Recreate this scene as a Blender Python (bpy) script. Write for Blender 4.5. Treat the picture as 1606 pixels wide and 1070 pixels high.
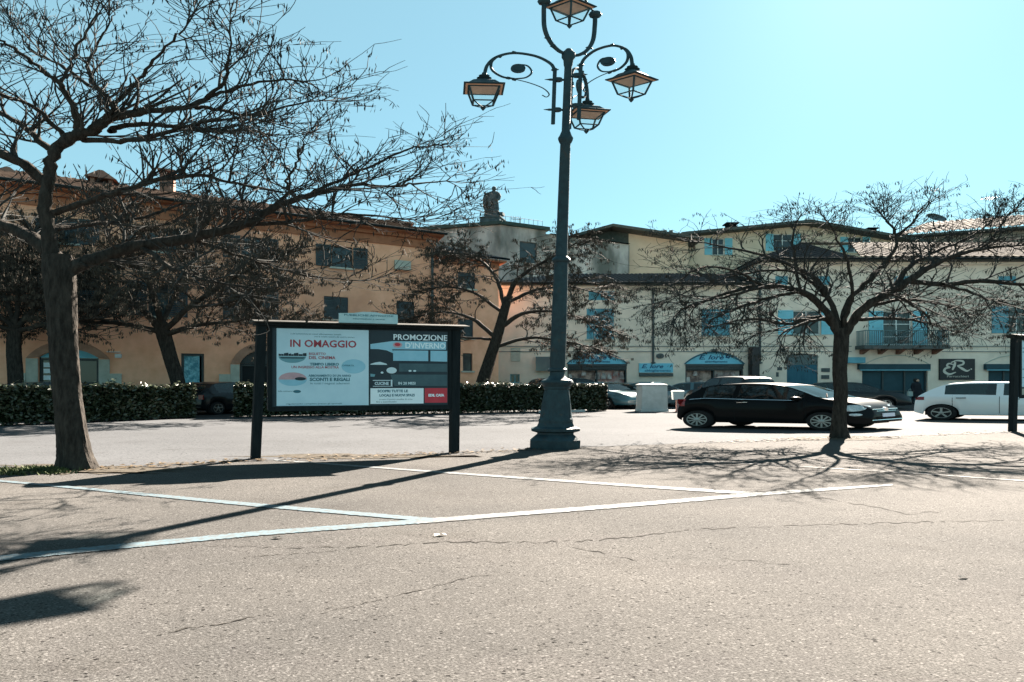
import bpy, bmesh, math, random
from mathutils import Vector, Matrix
from mathutils.geometry import tessellate_polygon

for _o in list(bpy.data.objects):
    bpy.data.objects.remove(_o)
SC = bpy.context.scene
COL = SC.collection
R = math.radians
rnd = random.Random(7)

# ------------------------------------------------------------------ camera
F = 830.0            # focal length in photograph pixels
CX, HY = 803.0, 600.0  # principal column, horizon row
EYE = 1.5
cam = bpy.data.cameras.new('camera')
cam.sensor_width = 36.0
cam.lens = 36.0 * F / 1606.0
cam.shift_y = 65.0 / 1606.0
cam.clip_start = 0.1
cam.clip_end = 3000
camo = bpy.data.objects.new('camera', cam)
COL.objects.link(camo)
camo.location = (0, 0, EYE)
camo.rotation_euler = (R(90), 0, 0)
SC.camera = camo

# ------------------------------------------------------------------ sky, sun, exposure
SUN_DIR = Vector((3.08, 4.31, 4.28)).normalized()
SUN_EL = math.asin(SUN_DIR.z)
SUN_AZ = math.atan2(SUN_DIR.x, SUN_DIR.y)     # from +Y towards +X
w = bpy.data.worlds.new('World')
SC.world = w
w.use_nodes = True
wn = w.node_tree
for n in list(wn.nodes):
    wn.nodes.remove(n)
sky = wn.nodes.new('ShaderNodeTexSky')
sky.sky_type = 'NISHITA'
sky.sun_disc = False
sky.sun_elevation = SUN_EL
sky.sun_rotation = SUN_AZ
sky.air_density = 1.0
sky.dust_density = 0.25
sky.ozone_density = 1.0
tint = wn.nodes.new('ShaderNodeMix')
tint.data_type = 'RGBA'
tint.blend_type = 'MULTIPLY'
tint.inputs[0].default_value = 1.0
tint.inputs[7].default_value = (0.215, 0.325, 0.290, 1)   # the photograph's cyan grade of the sky
bg = wn.nodes.new('ShaderNodeBackground')
bg.inputs['Strength'].default_value = 0.05
wo = wn.nodes.new('ShaderNodeOutputWorld')
wn.links.new(sky.outputs[0], tint.inputs[6])
veil = wn.nodes.new('ShaderNodeMix')          # thin even haze over the whole sky
veil.data_type = 'RGBA'
veil.inputs[0].default_value = 0.38
veil.inputs[7].default_value = (1.26, 2.12, 2.32, 1)
wn.links.new(tint.outputs[2], veil.inputs[6])
wn.links.new(veil.outputs[2], bg.inputs['Color'])
wn.links.new(bg.outputs[0], wo.inputs['Surface'])

sl = bpy.data.lights.new('sun', 'SUN')
sl.energy = 5.0
sl.angle = R(0.5)
sl.color = (1.0, 0.885, 0.765)
so = bpy.data.objects.new('sun', sl)
COL.objects.link(so)
so.location = (30, 40, 60)
so.rotation_euler = SUN_DIR.to_track_quat('Z', 'Y').to_euler()

SC.view_settings.view_transform = 'Standard'
SC.view_settings.look = 'None'
SC.view_settings.exposure = 3.35
SC.view_settings.gamma = 1.0
SC.view_settings.use_curve_mapping = False
SC.cycles.max_bounces = 6
SC.cycles.transparent_max_bounces = 8

# ------------------------------------------------------------------ pixel helpers
def P(px, py, d):
    return Vector(((px - CX) / F * d, d, EYE + (HY - py) / F * d))
def G(px, py, z=0.0):
    d = (EYE - z) * F / (py - HY)
    return Vector(((px - CX) / F * d, d, z))

S = 1.85             # everything in the photograph is this much broader than tall
def xform(loc, yaw=0.0, s=S):
    c, q = math.cos(yaw), math.sin(yaw)
    lx, ly, lz = loc
    def f(p):
        return (lx + s * (c * p[0] - q * p[1]), ly + q * p[0] + c * p[1], lz + p[2])
    return f
IDENT = lambda p: (p[0], p[1], p[2])

# ------------------------------------------------------------------ materials
MATS = {}
def mat(name, c1, c2=None, scale=3.0, rough=0.75, spec=0.3, metal=0.0, bump=0.0, bscale=None,
        detail=6.0, contrast=(0.35, 0.65), stretch=(1, 1, 1), coat=0.0, third=None):
    m = bpy.data.materials.new(name)
    m.use_nodes = True
    nt = m.node_tree
    b = nt.nodes['Principled BSDF']
    b.inputs['Roughness'].default_value = rough
    b.inputs['Specular IOR Level'].default_value = spec
    b.inputs['Metallic'].default_value = metal
    b.inputs['Coat Weight'].default_value = coat
    b.inputs['Coat Roughness'].default_value = 0.05
    c1 = tuple(c1) + (1,)
    b.inputs['Base Color'].default_value = c1
    tc = nt.nodes.new('ShaderNodeTexCoord')
    mp = nt.nodes.new('ShaderNodeMapping')
    mp.inputs['Scale'].default_value = stretch
    nt.links.new(tc.outputs['Object'], mp.inputs['Vector'])
    if c2 is not None:
        nz = nt.nodes.new('ShaderNodeTexNoise')
        nz.inputs['Scale'].default_value = scale
        nz.inputs['Detail'].default_value = detail
        nz.inputs['Roughness'].default_value = 0.65
        nt.links.new(mp.outputs[0], nz.inputs['Vector'])
        cr = nt.nodes.new('ShaderNodeValToRGB')
        cr.color_ramp.elements[0].position = contrast[0]
        cr.color_ramp.elements[1].position = contrast[1]
        cr.color_ramp.elements[0].color = c1
        cr.color_ramp.elements[1].color = tuple(c2) + (1,)
        nt.links.new(nz.outputs['Fac'], cr.inputs[0])
        out = cr.outputs[0]
        if third is not None:      # (colour, scale, lo, hi, amount): a second, broader stain
            n2 = nt.nodes.new('ShaderNodeTexNoise')
            n2.inputs['Scale'].default_value = third[1]
            n2.inputs['Detail'].default_value = 5
            nt.links.new(mp.outputs[0], n2.inputs['Vector'])
            mr = nt.nodes.new('ShaderNodeMapRange')
            mr.inputs[1].default_value = third[2]
            mr.inputs[2].default_value = third[3]
            mr.inputs[3].default_value = 0.0
            mr.inputs[4].default_value = third[4]
            nt.links.new(n2.outputs['Fac'], mr.inputs[0])
            mx = nt.nodes.new('ShaderNodeMix')
            mx.data_type = 'RGBA'
            nt.links.new(mr.outputs[0], mx.inputs[0])
            nt.links.new(out, mx.inputs[6])
            mx.inputs[7].default_value = tuple(third[0]) + (1,)
            out = mx.outputs[2]
        nt.links.new(out, b.inputs['Base Color'])
    if bump:
        nb = nt.nodes.new('ShaderNodeTexNoise')
        nb.inputs['Scale'].default_value = bscale or scale * 4
        nb.inputs['Detail'].default_value = 5
        nt.links.new(mp.outputs[0], nb.inputs['Vector'])
        bp = nt.nodes.new('ShaderNodeBump')
        bp.inputs['Strength'].default_value = bump
        bp.inputs['Distance'].default_value = 0.03
        nt.links.new(nb.outputs['Fac'], bp.inputs['Height'])
        nt.links.new(bp.outputs[0], b.inputs['Normal'])
    MATS[name] = m
    return m

def glass(name, col=(0.02, 0.04, 0.05), rough=0.04, spec=0.6, mixt=0.0, tcol=(0.5, 0.75, 0.75)):
    m = bpy.data.materials.new(name)
    m.use_nodes = True
    nt = m.node_tree
    b = nt.nodes['Principled BSDF']
    b.inputs['Base Color'].default_value = tuple(col) + (1,)
    b.inputs['Roughness'].default_value = rough
    b.inputs['Specular IOR Level'].default_value = spec
    if mixt > 0:
        t = nt.nodes.new('ShaderNodeBsdfTransparent')
        t.inputs[0].default_value = tuple(tcol) + (1,)
        mx = nt.nodes.new('ShaderNodeMixShader')
        mx.inputs[0].default_value = mixt
        nt.links.new(b.outputs[0], mx.inputs[1])
        nt.links.new(t.outputs[0], mx.inputs[2])
        nt.links.new(mx.outputs[0], nt.nodes['Material Output'].inputs['Surface'])
    MATS[name] = m
    return m

def asphalt(name, ca, cb, cs, scale, bump, rough, spec, blot):
    """aggregate: fine grain, dark pits, pale chips and wide wear patches"""
    m = bpy.data.materials.new(name)
    m.use_nodes = True
    nt = m.node_tree
    L = nt.links.new
    b = nt.nodes['Principled BSDF']
    b.inputs['Roughness'].default_value = rough
    b.inputs['Specular IOR Level'].default_value = spec
    tc = nt.nodes.new('ShaderNodeTexCoord')
    mp = nt.nodes.new('ShaderNodeMapping')
    mp.inputs['Scale'].default_value = (1 / S, 1, 1)
    L(tc.outputs['Object'], mp.inputs[0])
    def noise(sc, det=4, ro=0.6):
        n = nt.nodes.new('ShaderNodeTexNoise')
        n.inputs['Scale'].default_value = sc
        n.inputs['Detail'].default_value = det
        n.inputs['Roughness'].default_value = ro
        L(mp.outputs[0], n.inputs['Vector'])
        return n.outputs['Fac']
    def ramp(x, a, c):
        r = nt.nodes.new('ShaderNodeMapRange')
        r.inputs[1].default_value = a
        r.inputs[2].default_value = c
        L(x, r.inputs[0])
        return r.outputs[0]
    def mix(f, a, c):
        x = nt.nodes.new('ShaderNodeMix')
        x.data_type = 'RGBA'
        L(f, x.inputs[0])
        for v, i in ((a, 6), (c, 7)):
            if isinstance(v, tuple):
                x.inputs[i].default_value = v + (1,)
            else:
                L(v, x.inputs[i])
        return x.outputs[2]
    grain = noise(scale, 3, 0.7)
    base = mix(ramp(grain, 0.36, 0.64), ca, cb)
    vo = nt.nodes.new('ShaderNodeTexVoronoi')
    vo.inputs['Scale'].default_value = scale * 1.1
    L(mp.outputs[0], vo.inputs['Vector'])
    chips = ramp(vo.outputs['Color'], 0.74, 0.9)
    base = mix(chips, base, cs)
    vo2 = nt.nodes.new('ShaderNodeTexVoronoi')
    vo2.inputs['Scale'].default_value = scale * 0.8
    L(mp.outputs[0], vo2.inputs['Vector'])
    pits = ramp(vo2.outputs['Color'], 0.82, 0.93)
    dk = tuple(v * 0.28 for v in ca)
    base = mix(pits, base, dk)
    b1 = ramp(noise(0.35, 6, 0.6), 0.38, 0.68)
    mul = nt.nodes.new('ShaderNodeMix')
    mul.data_type = 'RGBA'
    mul.blend_type = 'MULTIPLY'
    mul.inputs[0].default_value = 1
    L(base, mul.inputs[6])
    tone = mix(b1, blot[0], blot[1])
    L(tone, mul.inputs[7])
    b2 = ramp(noise(1.3, 8, 0.7), 0.56, 0.74)          # oil and damp stains
    st = nt.nodes.new('ShaderNodeMix')
    st.data_type = 'RGBA'
    st.blend_type = 'MULTIPLY'
    sc_ = nt.nodes.new('ShaderNodeMath')
    sc_.operation = 'MULTIPLY'
    sc_.inputs[1].default_value = 0.85
    L(b2, sc_.inputs[0])
    L(sc_.outputs[0], st.inputs[0])
    L(mul.outputs[2], st.inputs[6])
    st.inputs[7].default_value = (0.72, 0.70, 0.68, 1)
    L(st.outputs[2], b.inputs['Base Color'])
    bp = nt.nodes.new('ShaderNodeBump')
    bp.inputs['Strength'].default_value = bump
    bp.inputs['Distance'].default_value = 0.012
    L(grain, bp.inputs['Height'])
    L(bp.outputs[0], b.inputs['Normal'])
    MATS[name] = m
    return m

asphalt('asphalt', (0.027, 0.0262, 0.0250), (0.077, 0.0750, 0.0720), (0.108, 0.1055, 0.1020), 115, 0.6, 0.92, 0.06,
        ((0.76, 0.76, 0.765), (1.14, 1.12, 1.10)))
asphalt('lane', (0.046, 0.0478, 0.0502), (0.066, 0.0685, 0.072), (0.080, 0.083, 0.087), 60, 0.3, 0.92, 0.06,
        ((0.9, 0.9, 0.9), (1.08, 1.08, 1.08)))
asphalt('street', (0.026, 0.027, 0.028), (0.038, 0.039, 0.040), (0.05, 0.05, 0.05), 60, 0.3, 0.8, 0.15,
        ((0.9, 0.9, 0.9), (1.08, 1.08, 1.08)))
mat('crack', (0.012, 0.011, 0.01), (0.03, 0.028, 0.025), 8, 0.9, 0.1)
mat('paint', (0.112, 0.122, 0.128), (0.073, 0.071, 0.068), 34, 0.8, 0.1, contrast=(0.42, 0.62), detail=12, stretch=(.54, 1, 1))
mat('paint_blue', (0.073, 0.107, 0.125), (0.067, 0.073, 0.075), 34, 0.8, 0.1, contrast=(0.40, 0.60), detail=12, stretch=(.54, 1, 1))
mat('dirt', (0.028, 0.024, 0.018), (0.060, 0.053, 0.043), 6, 0.95, 0.1, bump=0.5)
mat('grass', (0.026, 0.038, 0.012), (0.050, 0.064, 0.022), 5, 0.7, 0.2)
mat('dead_leaf', (0.048, 0.033, 0.018), (0.085, 0.062, 0.036), 9, 0.8, 0.2)
mat('paper_scrap', (0.7, 0.68, 0.62), None, rough=0.8)
mat('iron', (0.005, 0.018, 0.025), (0.013, 0.037, 0.046), 5, 0.5, 0.3, bump=0.25, bscale=22, third=((0.045, 0.032, 0.024), 7, 0.60, 0.74, 0.6))
mat('lantern_lining', (0.62, 0.36, 0.24), (0.50, 0.29, 0.19), 8, 0.6, 0.3)
mat('bark', (0.014, 0.0125, 0.011), (0.042, 0.037, 0.032), 5, 0.95, 0.1, bump=1.0, bscale=9, stretch=(3, 3, 0.9))
mat('bark_thin', (0.020, 0.022, 0.022), (0.042, 0.042, 0.040), 6, 0.9, 0.1)
mat('bark_brown', (0.016, 0.013, 0.011), (0.038, 0.032, 0.026), 6, 0.85, 0.2)
mat('pod', (0.014, 0.0125, 0.010), (0.034, 0.029, 0.022), 4, 0.8, 0.2)
mat('pod_brown', (0.024, 0.020, 0.015), (0.060, 0.049, 0.036), 2, 0.8, 0.2)
mat('stucco_orange', (0.76, 0.375, 0.235), (0.90, 0.48, 0.315), 1.2, 0.9, 0.1, bump=0.15, bscale=25,
    third=((0.56, 0.29, 0.19), 0.4, 0.46, 0.70, 0.8))
mat('stucco_cream', (0.70, 0.59, 0.49), (0.80, 0.69, 0.58), 1.0, 0.9, 0.1, bump=0.12, bscale=25,
    third=((0.50, 0.45, 0.38), 0.45, 0.48, 0.72, 0.8))
mat('stucco_yellow', (0.60, 0.49, 0.37), (0.68, 0.56, 0.43), 0.8, 0.9, 0.1, third=((0.42, 0.36, 0.24), 0.3, 0.5, 0.75, 0.6))
mat('concrete_stained', (0.20, 0.225, 0.22), (0.40, 0.43, 0.42), 0.7, 0.92, 0.1, bump=0.3, bscale=8, stretch=(1, 1, 0.45),
    third=((0.075, 0.095, 0.09), 0.55, 0.45, 0.66, 0.9), detail=9)
mat('stone_trim', (0.36, 0.38, 0.33), (0.46, 0.48, 0.42), 3, 0.85, 0.2, bump=0.2)
mat('stone_pink', (0.30, 0.17, 0.12), (0.40, 0.24, 0.17), 3, 0.85, 0.2, bump=0.2)
mat('eave_red', (0.30, 0.125, 0.07), (0.40, 0.18, 0.105), 2, 0.85, 0.2)
mat('eave_wood', (0.055, 0.065, 0.060), (0.085, 0.098, 0.09), 3, 0.85, 0.2, stretch=(1, 4, 1))
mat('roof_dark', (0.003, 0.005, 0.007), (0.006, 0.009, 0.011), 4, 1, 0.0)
mat('roof_tile', (0.028, 0.024, 0.021), (0.070, 0.060, 0.052), 1.5, 0.9, 0.05, third=((0.20, 0.17, 0.13), 0.8, 0.5, 0.7, 0.7))
mat('roof_brown', (0.010, 0.008, 0.007), (0.022, 0.017, 0.014), 2.0, 1, 0.0)
mat('copper_edge', (0.010, 0.030, 0.026), (0.02, 0.044, 0.038), 3, 0.6, 0.4)
mat('shutter_blue', (0.085, 0.27, 0.34), (0.115, 0.33, 0.41), 2, 0.6, 0.3)
mat('shutter_dark', (0.035, 0.050, 0.056), (0.055, 0.075, 0.082), 2, 0.7, 0.3)
mat('shutter_cyan', (0.17, 0.48, 0.58), (0.21, 0.55, 0.66), 2, 0.6, 0.3)
mat('frame_white', (0.55, 0.60, 0.60), (0.64, 0.69, 0.68), 3, 0.6, 0.3)
mat('frame_dark', (0.02, 0.035, 0.04), (0.035, 0.05, 0.055), 3, 0.5, 0.4)
mat('door_teal', (0.015, 0.090, 0.135), (0.022, 0.115, 0.165), 1.5, 0.6, 0.3, stretch=(6, 6, 0.6))
mat('fascia_teal', (0.010, 0.045, 0.062), (0.016, 0.060, 0.080), 2, 0.6, 0.3)
mat('door_grey', (0.075, 0.11, 0.115), (0.10, 0.14, 0.145), 2, 0.6, 0.3)
mat('metal_dark', (0.03, 0.045, 0.048), (0.05, 0.07, 0.072), 4, 0.5, 0.5)
mat('dark_void', (0.012, 0.016, 0.018), None, rough=0.9)
mat('sign_cyan', (0.13, 0.47, 0.62), (0.17, 0.54, 0.69), 1.5, 0.5, 0.4)
mat('sign_ink', (0.012, 0.06, 0.15), None, rough=0.6)
mat('sign_black', (0.008, 0.010, 0.014), (0.014, 0.017, 0.021), 3, 0.5, 0.4)
mat('sign_cream', (0.58, 0.55, 0.48), None, rough=0.6)
mat('wood_dark', (0.005, 0.009, 0.011), (0.013, 0.018, 0.020), 3, 0.8, 0.12, stretch=(5, 5, 0.7), bump=0.2)
mat('cap_grey', (0.028, 0.027, 0.024), (0.045, 0.043, 0.039), 3, 0.8, 0.2)
mat('poster_blue', (0.40, 0.60, 0.70), (0.47, 0.67, 0.76), 2, 0.5, 0.35, bump=0.25, bscale=2.2)
mat('poster_navy', (0.008, 0.022, 0.034), (0.012, 0.030, 0.042), 2, 0.5, 0.35, bump=0.25, bscale=2.2)
mat('poster_sky', (0.20, 0.45, 0.58), (0.27, 0.53, 0.66), 2, 0.5, 0.35)
mat('poster_teal', (0.10, 0.26, 0.32), (0.14, 0.33, 0.39), 4, 0.5, 0.35)
mat('poster_slate', (0.03, 0.075, 0.095), (0.045, 0.10, 0.12), 4, 0.5, 0.35)
mat('poster_white', (0.64, 0.78, 0.84), (0.70, 0.83, 0.88), 4, 0.5, 0.35, bump=0.25, bscale=2.2)
mat('poster_red', (0.42, 0.03, 0.05), (0.47, 0.04, 0.06), 4, 0.5, 0.35)
mat('poster_pink', (0.50, 0.33, 0.36), (0.38, 0.26, 0.30), 9, 0.5, 0.35)
mat('ink_red', (0.30, 0.045, 0.065), None, rough=0.6)
mat('ink_teal', (0.04, 0.15, 0.20), None, rough=0.6)
mat('ink_pale', (0.50, 0.66, 0.72), None, rough=0.6)
mat('planter_stone', (0.42, 0.42, 0.40), (0.52, 0.52, 0.50), 3, 0.85, 0.2, bump=0.2)
mat('car_black', (0.004, 0.005, 0.006), None, rough=0.3, spec=0.06, coat=0.06)
mat('car_white', (0.62, 0.66, 0.67), None, rough=0.35, spec=0.5, coat=0.8)
mat('car_teal', (0.012, 0.06, 0.08), None, rough=0.3, spec=0.5, coat=0.8)
mat('car_silver', (0.06, 0.10, 0.115), None, rough=0.3, spec=0.5, coat=0.8)
mat('car_dark', (0.004, 0.007, 0.009), None, rough=0.3, spec=0.2, coat=0.2)
mat('car_navy', (0.004, 0.009, 0.016), None, rough=0.3, spec=0.2, coat=0.2)
mat('tyre', (0.014, 0.014, 0.015), None, rough=0.85, spec=0.2)
mat('alloy', (0.22, 0.25, 0.26), None, rough=0.32, metal=0.85)
mat('chrome', (0.75, 0.78, 0.80), None, rough=0.12, metal=1.0)
mat('underbody', (0.010, 0.011, 0.012), None, rough=0.9, spec=0.1)
mat('tail_red', (0.16, 0.01, 0.012), None, rough=0.2, spec=0.6)
mat('headlight', (0.55, 0.62, 0.65), (0.25, 0.32, 0.36), 9, 0.1, 0.6)
mat('plate', (0.60, 0.62, 0.72), None, rough=0.5)
mat('coat_dark', (0.012, 0.014, 0.018), (0.02, 0.022, 0.028), 4, 0.9, 0.1)
mat('skin', (0.42, 0.27, 0.20), None, rough=0.6)
mat('bag_pale', (0.30, 0.36, 0.34), None, rough=0.7)
mat('statue_stone', (0.040, 0.055, 0.062), (0.085, 0.11, 0.118), 2.5, 0.9, 0.1, bump=0.5)
mat('bin_white', (0.60, 0.62, 0.60), (0.5, 0.52, 0.5), 4, 0.6, 0.3)
mat('bin_red', (0.42, 0.22, 0.19), None, rough=0.6)
mat('goods_a', (0.50, 0.36, 0.30), (0.16, 0.11, 0.10), 1.6, 0.8, 0.2, contrast=(0.42, 0.58))
mat('goods_b', (0.62, 0.58, 0.54), (0.26, 0.20, 0.19), 1.9, 0.8, 0.2, contrast=(0.4, 0.6))
mat('goods_c', (0.50, 0.20, 0.18), (0.60, 0.50, 0.46), 1.7, 0.8, 0.2, contrast=(0.4, 0.6))
mat('moulding', (0.20, 0.22, 0.21), (0.26, 0.28, 0.26), 3, 0.85, 0.1)
mat('gutter', (0.012, 0.018, 0.02), (0.02, 0.026, 0.028), 3, 0.95, 0.05)
mat('rail_teal', (0.085, 0.15, 0.165), (0.11, 0.18, 0.195), 3, 0.7, 0.2)
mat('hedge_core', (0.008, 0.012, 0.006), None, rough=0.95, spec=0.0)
mat('brick_red', (0.20, 0.10, 0.075), (0.28, 0.15, 0.11), 3, 0.85, 0.2)
glass('window_glass', (0.02, 0.035, 0.04), 0.08, 0.5)
glass('car_glass', (0.006, 0.012, 0.014), 0.03, 0.7, 0.28, (0.35, 0.6, 0.62))
glass('lantern_glass', (0.5, 0.6, 0.62), 0.1, 0.4, 0.90, (0.95, 0.99, 0.99))
glass('acrylic', (0.25, 0.40, 0.44), 0.1, 0.5)

def leaf_mat(name, c1, c2, transl):
    m = bpy.data.materials.new(name)
    m.use_nodes = True
    nt = m.node_tree
    b = nt.nodes['Principled BSDF']
    b.inputs['Roughness'].default_value = 0.32
    b.inputs['Specular IOR Level'].default_value = 0.5
    oi = nt.nodes.new('ShaderNodeTexCoord')
    nz = nt.nodes.new('ShaderNodeTexNoise')
    nz.inputs['Scale'].default_value = 9
    nt.links.new(oi.outputs['Object'], nz.inputs['Vector'])
    cr = nt.nodes.new('ShaderNodeValToRGB')
    cr.color_ramp.elements[0].position = 0.35
    cr.color_ramp.elements[1].position = 0.65
    cr.color_ramp.elements[0].color = c1 + (1,)
    cr.color_ramp.elements[1].color = c2 + (1,)
    nt.links.new(nz.outputs['Fac'], cr.inputs[0])
    nt.links.new(cr.outputs[0], b.inputs['Base Color'])
    t = nt.nodes.new('ShaderNodeBsdfTranslucent')
    nt.links.new(cr.outputs[0], t.inputs[0])
    mx = nt.nodes.new('ShaderNodeMixShader')
    mx.inputs[0].default_value = transl
    nt.links.new(b.outputs[0], mx.inputs[1])
    nt.links.new(t.outputs[0], mx.inputs[2])
    nt.links.new(mx.outputs[0], nt.nodes['Material Output'].inputs['Surface'])
    MATS[name] = m
leaf_mat('hedge_leaf', (0.014, 0.021, 0.011), (0.050, 0.060, 0.032), 0.03)

# ------------------------------------------------------------------ object helpers
def tag(o, label=None, cat=None, group=None, kind=None):
    if label: o['label'] = label
    if cat: o['category'] = cat
    if group: o['group'] = group
    if kind: o['kind'] = kind
    return o

def thing(name, label, cat, loc, group=None):
    o = bpy.data.objects.new(name, None)
    o.empty_display_size = 0.2
    COL.objects.link(o)
    o.location = loc
    return tag(o, label, cat, group)

def root_loc(o):
    while o.parent:
        o = o.parent
    return Vector(o.location)

class MB:
    """collects geometry in world coordinates (through xf) and links it as one mesh object"""
    def __init__(s, xf=IDENT):
        s.v = []; s.f = []; s.xf = xf
    def V(s, p):
        s.v.append(s.xf(p)); return len(s.v) - 1
    def quad(s, a, b, c, d):
        i = [s.V(p) for p in (a, b, c, d)]
        s.f.append(tuple(i))
    def poly(s, pts):
        s.f.append(tuple(s.V(p) for p in pts))
    def box(s, x0, x1, y0, y1, z0, z1):
        i = [s.V((x, y, z)) for z in (z0, z1) for y in (y0, y1) for x in (x0, x1)]
        for q in ((0, 2, 3, 1), (4, 5, 7, 6), (0, 1, 5, 4), (2, 6, 7, 3), (0, 4, 6, 2), (1, 3, 7, 5)):
            s.f.append(tuple(i[k] for k in q))
    def hexa(s, pts):     # 8 corners: bottom 4 ring, top 4 ring
        i = [s.V(p) for p in pts]
        for q in ((3, 2, 1, 0), (4, 5, 6, 7), (0, 1, 5, 4), (1, 2, 6, 5), (2, 3, 7, 6), (3, 0, 4, 7)):
            s.f.append(tuple(i[k] for k in q))
    def ring_loft(s, rings, close=True, caps=True):
        n = len(rings[0])
        idx = [[s.V(p) for p in r] for r in rings]
        for a, b in zip(idx, idx[1:]):
            for k in range(n if close else n - 1):
                s.f.append((a[k], a[(k + 1) % n], b[(k + 1) % n], b[k]))
        if caps and close:
            s.f.append(tuple(reversed(idx[0]))); s.f.append(tuple(idx[-1]))
    def lathe(s, prof, n=16, c=(0, 0, 0), phase=0.0, caps=True):
        rings = []
        for r, z in prof:
            rings.append([(c[0] + r * math.cos(phase + 2 * math.pi * k / n), c[1] + r * math.sin(phase + 2 * math.pi * k / n), c[2] + z) for k in range(n)])
        s.ring_loft(rings, True, caps)
    def tube(s, pts, rad, n=6, caps=True):
        pts = [Vector(p) for p in pts]
        if not hasattr(rad, '__len__'):
            rad = [rad] * len(pts)
        up = Vector((0.31, 0.17, 0.93)).normalized()
        rings = []
        t0 = (pts[1] - pts[0]).normalized()
        a = t0.cross(up)
        if a.length < 1e-3: a = t0.cross(Vector((1, 0, 0)))
        a.normalize()
        for i, p in enumerate(pts):
            t = (pts[min(i + 1, len(pts) - 1)] - pts[max(i - 1, 0)])
            if t.length < 1e-9: t = t0
            t = t.normalized()
            a = (a - t * a.dot(t))
            if a.length < 1e-6: a = t.cross(Vector((0.3, 0.9, 0.2)))
            a.normalize()
            b = t.cross(a)
            r = rad[i]
            rings.append([p + a * (r * math.cos(2 * math.pi * k / n)) + b * (r * math.sin(2 * math.pi * k / n)) for k in range(n)])
        s.ring_loft(rings, True, caps)
    def prism(s, pts2, y0, y1):       # outline in local x,z ; depth y
        n = len(pts2)
        a = [s.V((p[0], y0, p[1])) for p in pts2]
        b = [s.V((p[0], y1, p[1])) for p in pts2]
        s.f.append(tuple(a)); s.f.append(tuple(reversed(b)))
        for k in range(n):
            s.f.append((a[k], b[k], b[(k + 1) % n], a[(k + 1) % n]))
    def mesh(s, name, rl, smooth=None, recalc=True):
        me = bpy.data.meshes.new(name)
        me.from_pydata([(v[0] - rl[0], v[1] - rl[1], v[2] - rl[2]) for v in s.v], [], s.f)
        if recalc:
            bm = bmesh.new(); bm.from_mesh(me)
            bmesh.ops.recalc_face_normals(bm, faces=bm.faces)
            bm.to_mesh(me); bm.free()
        if smooth:
            me.polygons.foreach_set('use_smooth', [True] * len(me.polygons))
            me.set_sharp_from_angle(angle=R(smooth))
        me.update()
        return me
    def build(s, name, material, parent=None, smooth=None, recalc=True, label=None, kind=None, loc=None):
        rl = root_loc(parent) if parent else Vector(loc or (0, 0, 0))
        me = s.mesh(name, rl, smooth, recalc)
        me.materials.append(MATS[material] if isinstance(material, str) else material)
        o = bpy.data.objects.new(name, me)
        COL.objects.link(o)
        if parent: o.parent = parent
        else: o.location = rl
        return tag(o, label, None, None, kind)

def copy_thing(root, loc, label=None):
    def cp(o, par):
        c = o.copy(); COL.objects.link(c); c.parent = par
        if par is not None: c.matrix_parent_inverse = Matrix.Identity(4)
        for ch in list(o.children): cp(ch, c)
        return c
    r = cp(root, None); r.location = loc
    if label: r['label'] = label
    return r

def text_geo(body, size, bold=0.0, extrude=0.002, align='CENTER', shear=0.0, space=1.0):
    cu = bpy.data.curves.new('text', 'FONT')
    cu.body = body; cu.size = size; cu.offset = bold; cu.extrude = extrude
    cu.align_x = align; cu.align_y = 'CENTER'; cu.resolution_u = 2; cu.shear = shear; cu.space_character = space
    o = bpy.data.objects.new('text', cu)
    COL.objects.link(o)
    me = bpy.data.meshes.new_from_object(o)
    vs = [v.co.copy() for v in me.vertices]; fs = [tuple(p.vertices) for p in me.polygons]
    bpy.data.objects.remove(o); bpy.data.curves.remove(cu); bpy.data.meshes.remove(me)
    return vs, fs
def add_text(mb, body, size, pos, y, wscale=1.0, **k):
    """text standing in local x,z plane at depth y facing -y, centred at pos"""
    vs, fs = text_geo(body, size, **k)
    b = len(mb.v)
    for v in vs:
        mb.v.append(mb.xf((pos[0] + v.x * wscale, y - v.z, pos[1] + v.y)))
    mb.f += [tuple(i + b for i in f) for f in fs]

def ellipse(cx, cz, rx, rz, n=28, a0=0, a1=360):
    return [(cx + rx * math.cos(R(a0 + (a1 - a0) * k / n)), cz + rz * math.sin(R(a0 + (a1 - a0) * k / n))) for k in range(n + (a1 - a0 < 360))]

def crom(pts, n):
    """Catmull-Rom through tuples, n samples per span"""
    P_ = [Vector(p) for p in pts]
    P_ = [P_[0] * 2 - P_[1]] + P_ + [P_[-1] * 2 - P_[-2]]
    out = []
    for i in range(1, len(P_) - 2):
        a, b, c, d = P_[i - 1:i + 3]
        for k in range(n):
            t = k / n
            out.append(0.5 * ((2 * b) + (c - a) * t + (2 * a - 5 * b + 4 * c - d) * t * t + (3 * b - a - 3 * c + d) * t ** 3))
    out.append(P_[-2].copy())
    return out
# ------------------------------------------------------------------ ground
def sheet(name, pts, material, z, kind='structure', parent=None, label=None):
    m = MB()
    m.poly([(p[0], p[1], z) for p in pts])
    me_o = m.build(name, material, parent, recalc=False, kind=kind, label=label)
    if me_o.data.polygons[0].normal.z < 0:
        me_o.data.flip_normals()
    return me_o

def gxy(px, py):
    g = G(px, py); return (g.x, g.y)

sheet('ground', [(-400, -60), (400, -60), (400, 500), (-400, 500)], 'asphalt', 0.0)
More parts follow.
